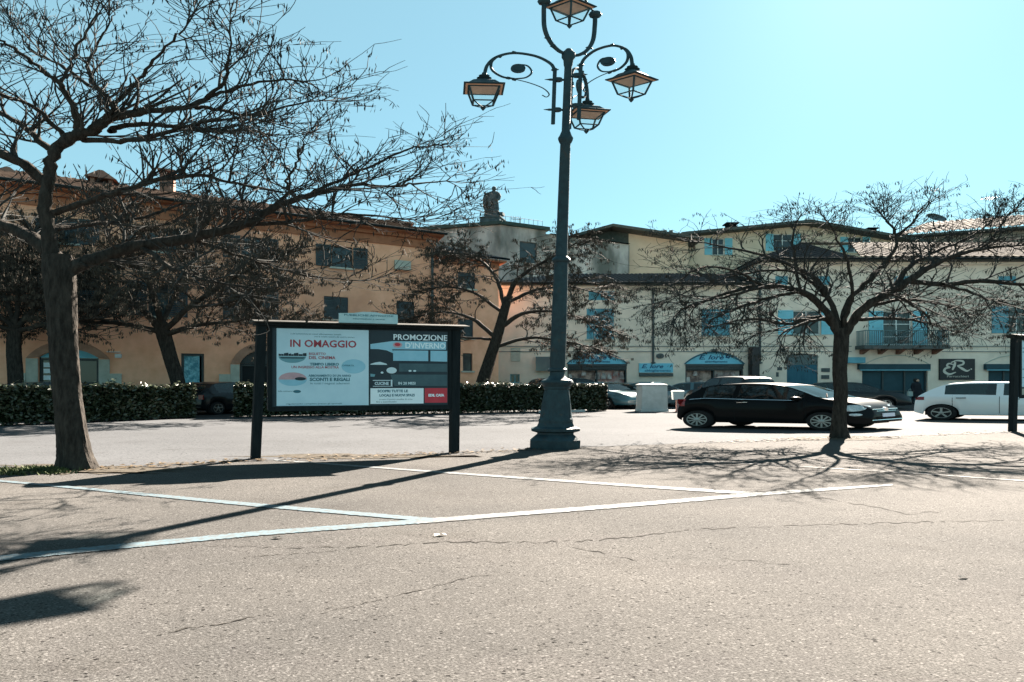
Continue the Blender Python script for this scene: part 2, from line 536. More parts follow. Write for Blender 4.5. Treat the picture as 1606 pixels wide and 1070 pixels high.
# the smoother lane behind the row of trees, lamp and boards
jit = random.Random(3)
edge = []
line = [gxy(-500, 752), gxy(0, 741), gxy(122, 737), gxy(410, 722), gxy(715, 711), gxy(870, 703), gxy(1100, 695), gxy(1318, 688), gxy(1592, 678), gxy(2200, 660)]
for a, b in zip(line, line[1:]):
    for k in range(8):
        t = k / 8
        edge.append((a[0] + (b[0] - a[0]) * t, a[1] + (b[1] - a[1]) * t + jit.uniform(-0.06, 0.06)))
edge.append(line[-1])
kerb_line = [(60, 28.6), (5.5, 28.6), (4.6, 28.0), (-12.2, 23.2), (-14.0, 22.8), (-20, 17.6), (-45, 8.0)]
sheet('lane', edge + kerb_line, 'lane', 0.004)
sheet('street', [(-60, 60), (-45, 8.0), (-20, 17.6), (-14.0, 22.8), (-12.2, 23.2), (4.6, 28.0), (5.5, 28.6), (60, 28.6), (60, 60)][::-1], 'street', 0.0045)

# painted bay lines
mat('paint_worn', (0.085, 0.085, 0.083), (0.05, 0.05, 0.05), 9, 0.8, 0.1, contrast=(0.42, 0.6), detail=9)
def stripe(name, pts, material, z=0.008):
    """pts: (px, py, thickness in px); a ribbon of paint on the asphalt with frayed edges"""
    top = []; bot = []
    for a, b in zip(pts, pts[1:]):
        n = 60
        for k in range(n + (b is pts[-1])):
            t = k / n
            px, py, th = [a[i] + (b[i] - a[i]) * t for i in range(3)]
            top.append(gxy(px, py - th / 2 * .95 * (1 + jit.uniform(-.13, .10)))); bot.append(gxy(px, py + th / 2 * .95 * (1 + jit.uniform(-.13, .10))))
    m = MB()
    for i in range(len(top) - 1):
        m.quad((*bot[i], z), (*bot[i + 1], z), (*top[i + 1], z), (*top[i], z))
    return tag(m.build(name, material, recalc=False), kind='structure')
stripe('bay_line', [(-160, 893, 11), (0, 877, 9), (200, 857, 8), (400, 838, 7.5), (655, 819, 7)], 'paint_blue')
stripe('bay_line', [(655, 819, 7.5), (1000, 792, 6.5), (1200, 775, 5.5), (1400, 761, 3)], 'paint')
stripe('bay_line', [(-120, 748, 2), (0, 755, 2.8), (110, 765, 3.6), (380, 791, 5.5), (680, 817, 6.5)], 'paint_blue', 0.0085)
stripe('bay_line', [(430, 722, 1.6), (700, 742, 3), (1000, 763, 4.2), (1195, 776, 5.2)], 'paint', 0.0085)
stripe('bay_line', [(1080, 723, 1.0), (1300, 735, 1.4), (1450, 744, 1.6), (1650, 758, 1.8)], 'paint_worn')

# cracks in the asphalt
def crack(pts, wpx):
    m = MB()
    prev = None
    dense = []
    for a, b in zip(pts, pts[1:]):
        n = max(3, int(abs(b[0] - a[0]) / 9))
        for k in range(n):
            dense.append((a[0] + (b[0] - a[0]) * k / n, a[1] + (b[1] - a[1]) * k / n + jit.uniform(-1.6, 1.6)))
    dense.append(pts[-1])
    N = len(dense)
    for i, (px, py) in enumerate(dense):
        e = min(1, 6 * i / N, 6 * (N - i) / N)
        hw = wpx * .85 * (0.10 + 0.90 * jit.random() ** 2) * e / 2 + 0.05
        cur = (gxy(px, py - hw), gxy(px, py + hw))
        if prev and jit.random() > 0.10:
            m.quad((*prev[1], .004), (*cur[1], .004), (*cur[0], .004), (*prev[0], .004))
        prev = cur
    tag(m.build('crack', 'crack', recalc=False), kind='structure')
crack([(290, 855), (450, 860), (600, 857), (700, 850), (830, 851), (930, 848), (1100, 830), (1300, 823), (1500, 818), (1640, 816)], 2.0)
crack([(890, 857), (940, 866), (1000, 881)], 1.8)
crack([(228, 1000), (300, 985), (340, 980), (400, 968)], 2.6)
crack([(1240, 775), (1300, 783), (1380, 797), (1420, 806), (1480, 802)], 1.6)
crack([(490, 965), (600, 940), (650, 928), (740, 905), (800, 902)], 1.3)
crack([(1130, 876), (1200, 882), (1240, 885)], 1.2)
crack([(380, 875), (480, 868), (560, 860)], 1.0)

# earth and leaf litter round the trees and under the board
def blob(name, cx, cy, rx, ry, material, z, n=40, seed=1):
    q = random.Random(seed)
    return sheet(name, [gxy(cx + rx * (1 + q.uniform(-.3, .3)) * math.cos(2 * math.pi * k / n), cy + ry * (1 + q.uniform(-.35, .35)) * math.sin(2 * math.pi * k / n)) for k in range(n)], material, z)
blob('earth_patch', 120, 737, 170, 7, 'dirt', 0.0075, 60, 4)
blob('earth_patch', 560, 716, 170, 3.2, 'dirt', 0.0075, 60, 5)
blob('earth_patch', 1318, 688, 90, 3.0, 'dirt', 0.0075, 50, 6)

def scatter(name, n, fn, size, material, z0, z1, label=None, seed=2, aspect=0.6):
    q = random.Random(seed)
    m = MB()
    for _ in range(n):
        x, y = fn(q)
        a = q.uniform(0, 6.28); sz = size * q.uniform(.5, 1.3)
        dx, dy = math.cos(a) * sz * S * .7, math.sin(a) * sz
        ex, ey = -math.sin(a) * sz * aspect * S * .7, math.cos(a) * sz * aspect
        z = q.uniform(z0, z1); t = q.uniform(-.4, .4) * sz
        m.quad((x - dx, y - dy, z), (x + ex, y + ey, z + abs(t)), (x + dx, y + dy, z + .002), (x - ex, y - ey, z + .2 * abs(t)))
    return tag(m.build(name, material, recalc=False), kind='stuff')
def near_edge(q):
    i = q.choice([0, 1, 1, 2, 2, 2, 3, 3, 4, 6, 6, 7, 7])
    a, b = line[i], line[i + 1]; t = q.random()
    return a[0] + (b[0] - a[0]) * t, a[1] + (b[1] - a[1]) * t + q.gauss(0, .16)
scatter('fallen_leaves', 900, near_edge, 0.045, 'dead_leaf', 0.010, 0.03)
scatter('fallen_leaves', 26, lambda q: (q.uniform(-9, 12), q.uniform(4, 28)), 0.02, 'bark_thin', 0.012, 0.02, seed=9)
# grass tuft left of the big tree
q = random.Random(11)
m = MB()
for _ in range(2600):
    px = q.choice([q.gauss(72, 18), q.gauss(30, 30), q.uniform(-60, 100)]); py = 739 + q.gauss(0, 2.0) + (4 if px < 40 else 0) * q.random()
    g = G(px, py); h = q.uniform(.02, .085); a = q.uniform(0, 6.28)
    lx, ly = math.cos(a) * .014 * S, math.sin(a) * .014
    bx, by = q.uniform(-.04, .04) * S, q.uniform(-.04, .04)
    m.poly([(g.x - lx, g.y - ly, .004), (g.x + lx, g.y + ly, .004), (g.x + bx, g.y + by, h)])
tag(m.build('grass', 'grass', recalc=False), kind='stuff')

# ------------------------------------------------------------------ facade tools
class Face:
    """vertical plane: local x = metres along the facade, y = depth into the house, z = height"""
    def __init__(s, A, B):
        s.O = Vector((A[0], A[1])); d = Vector((B[0] - A[0], B[1] - A[1])); s.L = d.length
        s.u = d / s.L; s.n = Vector((-s.u.y, s.u.x))
        if s.n.dot(s.O + s.u * s.L / 2) < 0: s.n = -s.n
    def xf(s, p):
        q = s.O + s.u * p[0] + s.n * p[1]
        return (q.x, q.y, p[2])
    def t(s, px):
        k = (px - CX) / F
        return (k * s.O.y - s.O.x) / (s.u.x - k * s.u.y)
    def z(s, px, py):
        return EYE + (HY - py) / F * (s.O.y + s.u.y * s.t(px))
    def mb(s):
        return MB(s.xf)

def wall(face, outer, holes, parent, material, reveal=0.22, name='wall'):
    m = face.mb()
    outer = [(p[0], -.3 if abs(p[1]) < 1e-6 else p[1]) for p in outer]     # the wall goes into the ground
    loops = [[Vector((p[0], p[1], 0)) for p in outer]] + [[Vector((p[0], p[1], 0)) for p in h] for h in holes]
    flat = [p for l in loops for p in l]
    idx = [m.V((p.x, 0, p.y)) for p in flat]
    for tri in tessellate_polygon(loops):
        m.f.append(tuple(idx[i] for i in tri))
    o = m.build(name, material, parent, recalc=False)
    for h in holes:
        r = face.mb()
        for a, b in zip(h, h[1:] + h[:1]):
            r.quad((a[0], 0, a[1]), (b[0], 0, b[1]), (b[0], reveal, b[1]), (a[0], reveal, a[1]))
        r.build('reveal', material, o, recalc=False)
    return o

def rect(t0, t1, z0, z1):
    return [(t0, z0), (t1, z0), (t1, z1), (t0, z1)]
def arch(t0, t1, z0, zs, zc, n=14):
    """opening with vertical sides to zs and a segmental head to zc"""
    cx = (t0 + t1) / 2; hw = (t1 - t0) / 2; rise = zc - zs
    Rr = (hw * hw + rise * rise) / (2 * rise); cz = zc - Rr
    a = math.asin(min(1, hw / Rr))
    if rise > hw: a = math.pi / 2
    head = [(cx + Rr * math.sin(a - 2 * a * k / n), cz + Rr * math.cos(a - 2 * a * k / n)) for k in range(n + 1)]
    return [(t0, z0), (t1, z0)] + head

def bars(m, t0, t1, z0, z1, y0, y1, b, mull=1, trans=()):
    m.box(t0, t0 + b, y0, y1, z0, z1); m.box(t1 - b, t1, y0, y1, z0, z1)
    m.box(t0 + b, t1 - b, y0, y1, z0, z0 + b); m.box(t0 + b, t1 - b, y0, y1, z1 - b, z1)
    for k in range(mull):
        c = t0 + (t1 - t0) * (k + 1) / (mull + 1)
        m.box(c - b * .5, c + b * .5, y0 + .004, y1 - .004, z0 + b, z1 - b)
    for f in trans:
        z = z0 + (z1 - z0) * f
        m.box(t0 + b, t1 - b, y0 + .008, y1 - .008, z - b * .35, z + b * .35)

def shutter(face, parent, t0, t1, z0, z1, y0, material, label=None):
    m = face.mb()
    b = min(.09, (t1 - t0) * .14)
    bars(m, t0, t1, z0, z1, y0, y0 + .05, b, 0, (0.5,))
    n = max(6, int((z1 - z0) / .105))
    for k in range(n):
        z = z0 + b + (z1 - z0 - 2 * b) * (k + .5) / n; h = (z1 - z0 - 2 * b) / n * .46
        m.hexa([(t0 + b, y0 + .006, z - h), (t1 - b, y0 + .006, z - h), (t1 - b, y0 + .018, z - h), (t0 + b, y0 + .018, z - h),
                (t0 + b, y0 + .030, z + h), (t1 - b, y0 + .030, z + h), (t1 - b, y0 + .042, z + h), (t0 + b, y0 + .042, z + h)])
    return m.build('shutter', material, parent, label=label)

def window(face, bld, t0, t1, z0, z1, fmat='frame_white', mull=1, trans=(.62,), sh=None, smat='shutter_blue', sill='stone_trim', closed=False, shw=None):
    """window > pane, sill, shutters ; returns its opening"""
    m = face.mb()
    bars(m, t0, t1, z0, z1, .12, .19, .075, mull, trans)
    wnd = m.build('window', fmat, bld)
    p = face.mb(); p.box(t0 + .01, t1 - .01, .155, .165, z0 + .01, z1 - .01)
    p.build('pane', 'window_glass', wnd)
    if sill:
        s_ = face.mb(); s_.box(t0 - .12, t1 + .12, -.13, .10, z0 - .10, z0 + .004)
        s_.build('sill', sill, wnd)
    if closed:
        c = (t0 + t1) / 2
        shutter(face, wnd, t0 + .012, c - .006, z0 + .012, z1 - .012, .03, smat)
        shutter(face, wnd, c + .006, t1 - .012, z0 + .012, z1 - .012, .03, smat)
    elif sh:
        wdt = shw or (t1 - t0) / 2
        if 'l' in sh: shutter(face, wnd, t0 - wdt - .03, t0 - .03, z0 + .005, z1, -.07, smat)
        if 'r' in sh: shutter(face, wnd, t1 + .03, t1 + wdt + .03, z0 + .005, z1, -.07, smat)
    return rect(t0, t1, z0, z1)

def arch_band(face, parent, outerp, innerp, y0, y1, material, name='arch_surround'):
    m = face.mb()
    n = len(outerp)
    for k in range(n - 1):
        a, b, c, d = outerp[k], outerp[k + 1], innerp[k + 1], innerp[k]
        m.hexa([(a[0], y1, a[1]), (b[0], y1, b[1]), (c[0], y1, c[1]), (d[0], y1, d[1]), (a[0], y0, a[1]), (b[0], y0, b[1]), (c[0], y0, c[1]), (d[0], y0, d[1])])
    return m.build(name, material, parent)

def tiled_plane(bld, eA, eB, rA, rB, material, wrow=0.36, amp=0.07, name='roof', parent=None):
    """a roof slope of barrel tiles: rows run up the slope, clipped to the quad eave A-B, ridge rB-rA; courses step"""
    eA, eB, rA, rB = [Vector(p) for p in (eA, eB, rA, rB)]
    u = (eB - eA); Lw = u.length; u = u / Lw
    up = (rA - eA) - u * (rA - eA).dot(u)
    H = up.length; up = up / H
    nrm = u.cross(up)
    if nrm.z < 0: nrm = -nrm
    sA = (rA - eA).dot(u); sB = (rB - eA).dot(u)
    m = MB()
    n = max(2, int(Lw / wrow)); seg = 4
    def vmax(t):
        v = 1.0
        if sA > 1e-3: v = min(v, t / sA)
        if sB < Lw - 1e-3: v = min(v, (Lw - t) / (Lw - sB))
        if sA < -1e-3 and t < 0: v = 0
        return max(0.0, min(1.0, v))
    for i in range(n):
        for k in range(seg):
            ts = [(i + (k + e) / seg) * Lw / n for e in (0, 1)]
            hs = [amp * math.sin(math.pi * (k + e) / seg) for e in (0, 1)]
            v0, v1 = vmax(ts[0]), vmax(ts[1])
            q0 = eA + u * ts[0] + nrm * hs[0]; q1 = eA + u * ts[1] + nrm * hs[1]
            m.quad(q0, q1, q1 + up * H * v1, q0 + up * H * v0)
    o = m.build(name, material, parent or bld, smooth=50, recalc=False)
    return o

def slab(parent, pts, th, material, name):
    """a sloping slab: four top corners, thickness straight down"""
    m = MB()
    m.hexa([(p[0], p[1], p[2] - th) for p in pts] + [tuple(p) for p in pts])
    return m.build(name, material, parent)

def prism_body(parent, foot, z0, z1, material, name='body', skip=()):
    m = MB()
    n = len(foot)
    for k in range(n):
        if k in skip: continue
        a, b = foot[k], foot[(k + 1) % n]
        m.quad((a[0], a[1], z0), (b[0], b[1], z0), (b[0], b[1], z1), (a[0], a[1], z1))
    m.poly([(p[0], p[1], z1) for p in foot])
    return m.build(name, material, parent, recalc=False)

def downpipe(face, parent, t, z0, z1, material='metal_dark'):
    m = face.mb()
    m.tube([(t, -.09, z0), (t, -.09, z1 - .5), (t, -.09, z1)], .085, 8)
    for z in (z0 + .08, z0 + (z1 - z0) * .35, z0 + (z1 - z0) * .7):
        m.box(t - .14, t + .14, -.2, -.003, z - .05, z + .05)
    return m.build('downpipe', material, parent, smooth=40)

# ------------------------------------------------------------------ long orange house on the left
LF = Face((-24.2, 25.0), (-5.04, 34.0))
ZE = 10.84
tE = LF.t(681)
ol = LF.xf((0, 0, 0))
OR = thing('orange_house', 'long orange stuccoed house with terracotta eaves band and dark shutters behind the left trees', 'house', ol)
holes = []
T0 = -22.0
def LW(px0, px1, z0, z1, **k):
    holes.append(window(LF, OR, LF.t(px0), LF.t(px1), z0, z1, **k))
for (a, b) in ((92, 122), (232, 264), (378, 410), (520, 553)):
    LW(a, b, 8.35, 9.62, sh='lr', smat='shutter_dark', fmat='frame_dark', shw=.85)
    if a < 500:
        LW(a, b, 4.95, 6.75, sh='lr', smat='shutter_dark', fmat='frame_dark', shw=.85)
LW(508, 546, 5.25, 6.6, closed=True, smat='shutter_dark', fmat='frame_dark')
LW(622, 650, 5.25, 6.6, closed=True, smat='shutter_dark', fmat='frame_dark')
for tt in (-7, -13, -18):
    holes.append(window(LF, OR, tt, tt + 1.1, 8.35, 9.62, sh='lr', smat='shutter_dark', fmat='frame_dark', shw=.85))
    holes.append(window(LF, OR, tt, tt + 1.1, 4.95, 6.75, sh='lr', smat='shutter_dark', fmat='frame_dark', shw=.85))
# arched shop
def arch_door(face, bld, px0, px1, zs, zc, zsur, kind):
    t0, t1 = face.t(px0), face.t(px1)
    inn = arch(t0, t1, 0.0, zs, zc); e = 0.45
    out = arch(t0 - e, t1 + e, 0.0, zs - .05, zc + .42)
    holes.append(inn)
    sur = arch_band(face, bld, out[2:], inn[2:], -.06, .0 - .002, 'stone_pink')
    for a, b in ((t0 - e, t0 - .004), (t1 + .004, t1 + e)):
        m = face.mb(); m.box(a, b, -.07, -.002, 0, zs - .06); m.build('pilaster', 'stone_trim', bld)
    for a, b in ((t0 - e - .55, t0 - e - .004), (t1 + e + .004, t1 + e + .5)):
        m = face.mb(); m.box(a, b, -.10, -.002, 0, 1.95); m.build('plinth', 'stone_trim', bld)
    d = face.mb()
    bars(d, t0 + .02, t1 - .02, 0.0, zs - .04, .14, .22, .10, 1, (.5,))
    dr = d.build('shop_door', 'frame_dark', bld)
    g = face.mb(); g.box(t0, t1, .19, .2, 0, zs); g.build('pane', 'window_glass' if kind else 'dark_void', dr)
    f = face.mb(); f.poly([(p[0], .15, p[1]) for p in inn[2:]])
    f.build('fanlight', 'sign_cyan' if kind else 'frame_dark', bld, recalc=False)
    return t0, t1, dr
t0, t1, dr = arch_door(LF, OR, 60, 155, 2.72, 3.15, 0, 1)
m = LF.mb()
for z in (1.62, 1.95, 2.25):
    m.box(t0 + .16, t0 + .62, .125, .135, z, z + .22)
m.build('notice', 'poster_white', dr)
m = LF.mb(); m.box(t1 + .7, t1 + .95, -.22, -.003, 2.75, 2.95); m.box(t1 + .35, t1 + .9, -.20, -.004, 3.02, 3.06)
m.build('wall_lamp', 'frame_white', OR)
arch_door(LF, OR, 376, 446, 2.55, 3.3, 0, 0)
# window with a blue picture in it
ta, tb = LF.t(284), LF.t(320)
holes.append(rect(ta, tb, 1.35, 3.05))
m = LF.mb(); bars(m, ta, tb, 1.35, 3.05, .05, .2, .12, 0, ())
wnd = m.build('window', 'frame_dark', OR)
m = LF.mb(); m.box(ta + .11, tb - .22, .12, .135, 1.4, 3.0)
pp = m.build('pane', mat('picture_cyan', (0.03, 0.20, 0.28), (0.20, 0.52, 0.62), 5.0, 0.3, 0.5, contrast=(.42, .6)), wnd)
wall(LF, rect(T0, tE, 0, ZE), holes, OR, 'stucco_orange')
# rear volume closes the house
A, B = LF.xf((T0, 0, 0)), LF.xf((tE, 0, 0)); Cq, Dq = LF.xf((tE, 12, 0)), LF.xf((T0, 12, 0))
prism_body(OR, [A[:2], B[:2], Cq[:2], Dq[:2]], 0, ZE - .01, 'stucco_orange', 'rear_walls', skip=(0,))
m = LF.mb(); m.box(T0, tE + .10, -.10, -.004, ZE - .80, ZE - .30); m.box(T0, tE + .22, -.32, -.004, ZE - .295, ZE - .10)
m.build('eaves_band', 'eave_red', OR)
m = LF.mb(); m.box(T0, tE + .42, -.85, 12.6, ZE - .095, ZE + .03)
m.build('eaves_board', 'eave_red', OR)
pr = 6.4 * math.tan(R(21))
rf = tiled_plane(OR, LF.xf((T0, -.95, ZE + .05)), LF.xf((tE + .5, -.95, ZE + .05)), LF.xf((T0, 5.8, ZE + .05 + pr)), LF.xf((tE - 4, 5.8, ZE + .05 + pr)), 'roof_brown')
tiled_plane(OR, LF.xf((tE + .5, -.95, ZE + .05)), LF.xf((tE + .5, 12.6, ZE + .05)), LF.xf((tE - 4, 5.8, ZE + .05 + pr)), LF.xf((tE - 4, 5.9, ZE + .05 + pr)), 'roof_brown')
m = LF.mb(); m.tube([(T0, -1.0, ZE + .02), (tE + .55, -1.0, ZE + .02)], .08, 8)
m.build('gutter', 'gutter', OR, smooth=50)
downpipe(LF, OR, tE - .15, 0.1, ZE - .8)
def chimney(face, parent, px, wpx, ytop, ybase, depth, cap=True, material='eave_red'):
    sc = Face(face.xf((0, depth, 0)), face.xf((face.L, depth, 0)))
    t = sc.t(px); z1 = sc.z(px, ytop); z0 = sc.z(px, ybase) - .8
    hw = abs(sc.t(px + wpx / 2) - sc.t(px - wpx / 2)) / 2
    m = sc.mb()
    m.box(t - hw, t + hw, -.45, .45, z0, z1 - .3)
    for k in (-1, 1): m.box(t + k * hw * .7 - .1, t + k * hw * .7 + .1, -.4, .4, z1 - .295, z1 - .05)
    hb = hw * 1.25
    if cap:
        m.hexa([(t - hb, -.6, z1 - .045), (t + hb, -.6, z1 - .045), (t + hb, .6, z1 - .045), (t - hb, .6, z1 - .045),
                (t - .1, -.5, z1 + hw * .7), (t + .1, -.5, z1 + hw * .7), (t + .1, .5, z1 + hw * .7), (t - .1, .5, z1 + hw * .7)])
    else:
        m.box(t - hb, t + hb, -.6, .6, z1 - .045, z1 + .07)
    return m.build('chimney', material, parent)
chimney(LF, rf, 162, 40, 283, 300, 4.0, True, 'brick_red')
chimney(LF, rf, 263, 22, 272, 300, 5.0, False, 'brick_red')
chimney(LF, rf, 625, 34, 352, 358, 3.5, False, 'brick_red')
chimney(LF, rf, 18, 30, 275, 290, 4.5, True, 'brick_red')
# small vent box on the wall
m = LF.mb(); ta = LF.t(618); m.box(ta, ta + 1.0, -.28, -.003, LF.z(628, 424), LF.z(628, 410))
m.build('vent_box', 'stone_trim', OR)

# lower orange wing
WF = Face(LF.xf((tE, .35, 0))[:2], LF.xf((tE + 4.8, .35, 0))[:2])
WG = thing('orange_wing', 'lower orange wing with dark slate roof between the long house and the grey block', 'house', WF.xf((0, 0, 0)))
holes = []
zw = 9.72; tw = WF.t(782)
def WW(px0, px1, py0, py1, **k):
    holes.append(window(WF, WG, WF.t(px0), WF.t(px1), WF.z(px0, py1), WF.z(px0, py0), **k))
WW(718, 745, 426, 452, smat='shutter_dark', fmat='frame_dark', closed=True)
WW(718, 742, 500, 530, smat='shutter_dark', fmat='frame_dark', closed=True)
WW(726, 741, 554, 582, smat='shutter_dark', fmat='frame_dark', trans=(), mull=0)
wall(WF, rect(0, tw, 0, zw), holes, WG, 'stucco_orange')
prism_body(WG, [WF.xf((0, 0, 0))[:2], WF.xf((tw, 0, 0))[:2], WF.xf((tw, 8, 0))[:2], WF.xf((0, 8, 0))[:2]], 0, zw - .01, 'stucco_orange', 'rear_walls', skip=(0,))
m = WF.mb(); m.box(0, tw, -.12, -.004, zw - .42, zw - .1); m.box(.02, tw + .3, -.7, 8.2, zw - .095, zw + .02); m.build('eaves_band', 'eave_red', WG)
slab(WG, [WF.xf((.02, -.8, zw + .16)), WF.xf((tw + .5, -.8, zw + .16)), WF.xf((tw - 1.5, 5, zw + 2.0)), WF.xf((.02, 5, zw + 2.2))], .12, 'roof_dark', 'roof')

# ------------------------------------------------------------------ cream shop houses on the far side
DF = 39.0
RF = Face(((778 - CX) / F * DF, DF), ((778 - CX) / F * DF + 10, DF))
T = lambda px: RF.t(px)
Z = lambda py: EYE + (HY - py) / F * DF

CH = thing('cream_house', 'low cream house with dark roof and two arched blue shop fronts', 'house', RF.xf((0, 0, 0)))
holes = []
def CW(b, px0, px1, py0, py1, **k):
    holes.append(window(RF, b, T(px0), T(px1), Z(py1), Z(py0), **k))
CW(CH, 923, 964, 456, 471, closed=True, trans=(), sill=None)
CW(CH, 920, 963, 484, 532, closed=True)
CW(CH, 1100, 1145, 485, 527, closed=True)
CW(CH, 800, 815, 587, 601, smat='shutter_blue', fmat='shutter_blue', trans=(), sill=None)
SH1 = 'E. lore'
def shop_arch(b, px0, px1, gm1, gm2):
    t0, t1 = T(px0), T(px1)
    zs, zc = Z(571), Z(554)
    inn = arch(t0, t1, 0, zs, zc, 18)
    holes.append(inn)
    out = arch(t0 - .12, t1 + .12, 0, zs, zc + .12, 18)
    arch_band(RF, b, out[2:], inn[2:], -.05, -.002, 'door_teal', 'arch_trim')
    f = RF.mb(); f.poly([(p[0], .06, p[1]) for p in inn[2:]]); 
    sg = f.build('arch_sign', 'sign_cyan', b, recalc=False)
    tx = MB(RF.xf)
    add_text(tx, SH1, .46, ((t0 + t1) / 2 - .25, (zs + zc) / 2 + .08), .05, wscale=1.5, bold=.012, shear=.35)
    add_text(tx, 'abbigliamento', .20, ((t0 + t1) / 2 + .15, zs + .17), .05, wscale=1.5, bold=.006)
    for k in range(5):
        tx.poly([(p[0], .048, p[1]) for p in ellipse((t0 + t1) / 2 + 1.02 + .13 * math.cos(k * 1.257), (zs + zc) / 2 + .16 + .1 * math.sin(k * 1.257), .09, .07, 8)])
    tx.build('lettering', 'sign_ink', sg, recalc=False)
    m = RF.mb(); m.box(t0, t1, -.10, .2, zs - .16, zs - .002); m.box(t0, t1, .0, .2, zs - .38, zs - .164)
    m.build('shop_beam', 'frame_dark', b)
    m = RF.mb(); bars(m, t0, t1, 0, zs - .385, .10, .17, .10, 1, (.3,)); fr = m.build('shop_front', 'frame_dark', b)
    tm = (t0 + t1) / 2
    g = RF.mb(); g.box(t0 + .12, tm - .1, .42, .5, .1, zs - .45); g.build('display', gm1, fr)
    g = RF.mb(); g.box(tm + .1, t1 - .12, .42, .5, .1, zs - .45); g.build('display', gm2, fr)
    g = RF.mb(); g.box(t0, t1, .51, .56, 0, zs - .385); g.build('backing', 'dark_void', fr)
    q = random.Random(int(px0))
    g = RF.mb()
    for k in range(9):     # goods standing in the window
        x = t0 + .3 + (t1 - t0 - .6) * k / 8 + q.uniform(-.1, .1); h = q.uniform(.25, .6); z = q.choice([1.3, 1.75, 2.0])
        g.hexa([(x - .18, .24, z), (x + .18, .24, z), (x + .18, .38, z), (x - .18, .38, z), (x - .1, .28, z + h), (x + .12, .28, z + h), (x + .12, .36, z + h), (x - .1, .36, z + h)])
    g.build('goods', 'goods_b', fr)
    m = RF.mb(); m.box((t0 + t1) / 2 - .25, (t0 + t1) / 2 + .15, -.28, -.06, zc + .13, zc + .28); m.build('alarm_box', 'metal_dark', b)  # small dark alarm box above the arch, gives no light
shop_arch(CH, 890, 983, 'goods_a', 'goods_c')
shop_arch(CH, 1075, 1166, 'goods_a', 'goods_b')
tB = T(1189.6)
ZB = Z(446)
wall(RF, rect(0, tB, 0, ZB), holes, CH, 'stucco_cream')
prism_body(CH, [RF.xf((0, 0, 0))[:2], RF.xf((tB, 0, 0))[:2], RF.xf((tB, 9, 0))[:2], RF.xf((0, 9, 0))[:2]], 0, ZB - .01, 'stucco_cream', 'rear_walls', skip=(0, 1))
# wall sign
m = RF.mb(); m.box(T(1002), T(1055), -.10, -.003, Z(584.5), Z(570)); sg = m.build('wall_sign', 'sign_cyan', CH)
tx = MB(RF.xf); add_text(tx, SH1, .40, (T(1022), Z(575)), -.103, wscale=1.5, bold=.01, shear=.35)
add_text(tx, 'abbigliamento', .23, (T(1031), Z(581.5)), -.103, wscale=1.5, bold=.005); tx.build('lettering', 'sign_ink', sg, recalc=False)
m = RF.mb(); m.box(T(1002.5), T(1055), -.16, -.003, Z(590.5), Z(585.5)); m.build('wall_box', 'metal_dark', CH)
m = RF.mb()
m.ring_loft([[(p[0], y, p[1]) for p in ellipse(T(1035), Z(558.5), .28, .19, 16)] for y in (-.12, -.003)]); m.build('vent', 'metal_dark', CH)
m = RF.mb(); m.box(T(801), T(816), -.05, -.003, Z(567), Z(546)); m.build('plaque', 'stone_trim', CH)
m = RF.mb(); m.box(T(840), T(868), -.45, -.003, Z(582), Z(560)); m.build('box_sign', 'car_silver', CH)  # pale box-shaped sign mounted on the wall
downpipe(RF, CH, T(1024), Z(571), ZB - .3)
# mouldings run across both houses
def mould(b, t0, t1):
    m = RF.mb(); m.box(t0, t1, -.06, -.004, Z(544.2), Z(542.6)); m.box(t0, t1, -.05, -.004, Z(552.2), Z(550.9))
    return m.build('moulding', 'moulding', b)
mould(CH, 0, T(868)); 
mould(CH, T(868) + .003, tB)
m = RF.mb(); m.box(T(770), tB + .15, -.14, -.004, ZB - .32, ZB - .12); m.build('cornice', 'stucco_cream', CH)
zr = EYE + 170 / F * 44.5
rA, rB = P(1004, 430, 44.5), P(1192, 428.5, 44.5)
m = RF.mb(); m.box(-.3, tB - .01, -.7, 9, ZB - .115, ZB - .02); m.build('eaves_board', 'eave_wood', CH)
rf = tiled_plane(CH, (RF.xf((-.3, -.75, ZB))), (RF.xf((tB - .005, -.75, ZB))), (RF.xf((5.2, 5.5, zr))), (RF.xf((tB - .005, 5.5, zr))), 'roof_dark', .34, .06)
slab(CH, [RF.xf((-.3, -.75, ZB)), RF.xf((5.2, 5.5, zr)), RF.xf((5.2, 5.6, zr)), RF.xf((-.3, 9.3, ZB))], .05, 'roof_dark', 'roof_end')
m = RF.mb(); m.tube([(-.3, -.8, ZB - .03), (tB, -.8, ZB - .03)], .075, 8); m.build('gutter', 'gutter', CH, smooth=50)

TH = thing('tall_cream_house', 'taller cream house with sunlit barrel tile roof and a balcony over the dark shop', 'house', RF.xf((tB, 0, 0)))
holes = []
for a, b in ((1216, 1236), (1278, 1302), (1402, 1430), (1566, 1594), (1690, 1720)):
    CW(TH, a, b, 433, 447, smat='shutter_blue', closed=True, trans=(), sill=None)
CW(TH, 1244, 1287, 487, 525, sh='lr', smat='shutter_cyan', shw=1.1)
CW(TH, 1581, 1612, 481, 523, sh='lr', shw=1.2)
CW(TH, 1700, 1732, 481, 523, sh='lr', shw=1.2)
CW(TH, 1385, 1430, 488, 541.5, sh='lr', smat='shutter_cyan', shw=1.05, sill=None, trans=(.25, .62))
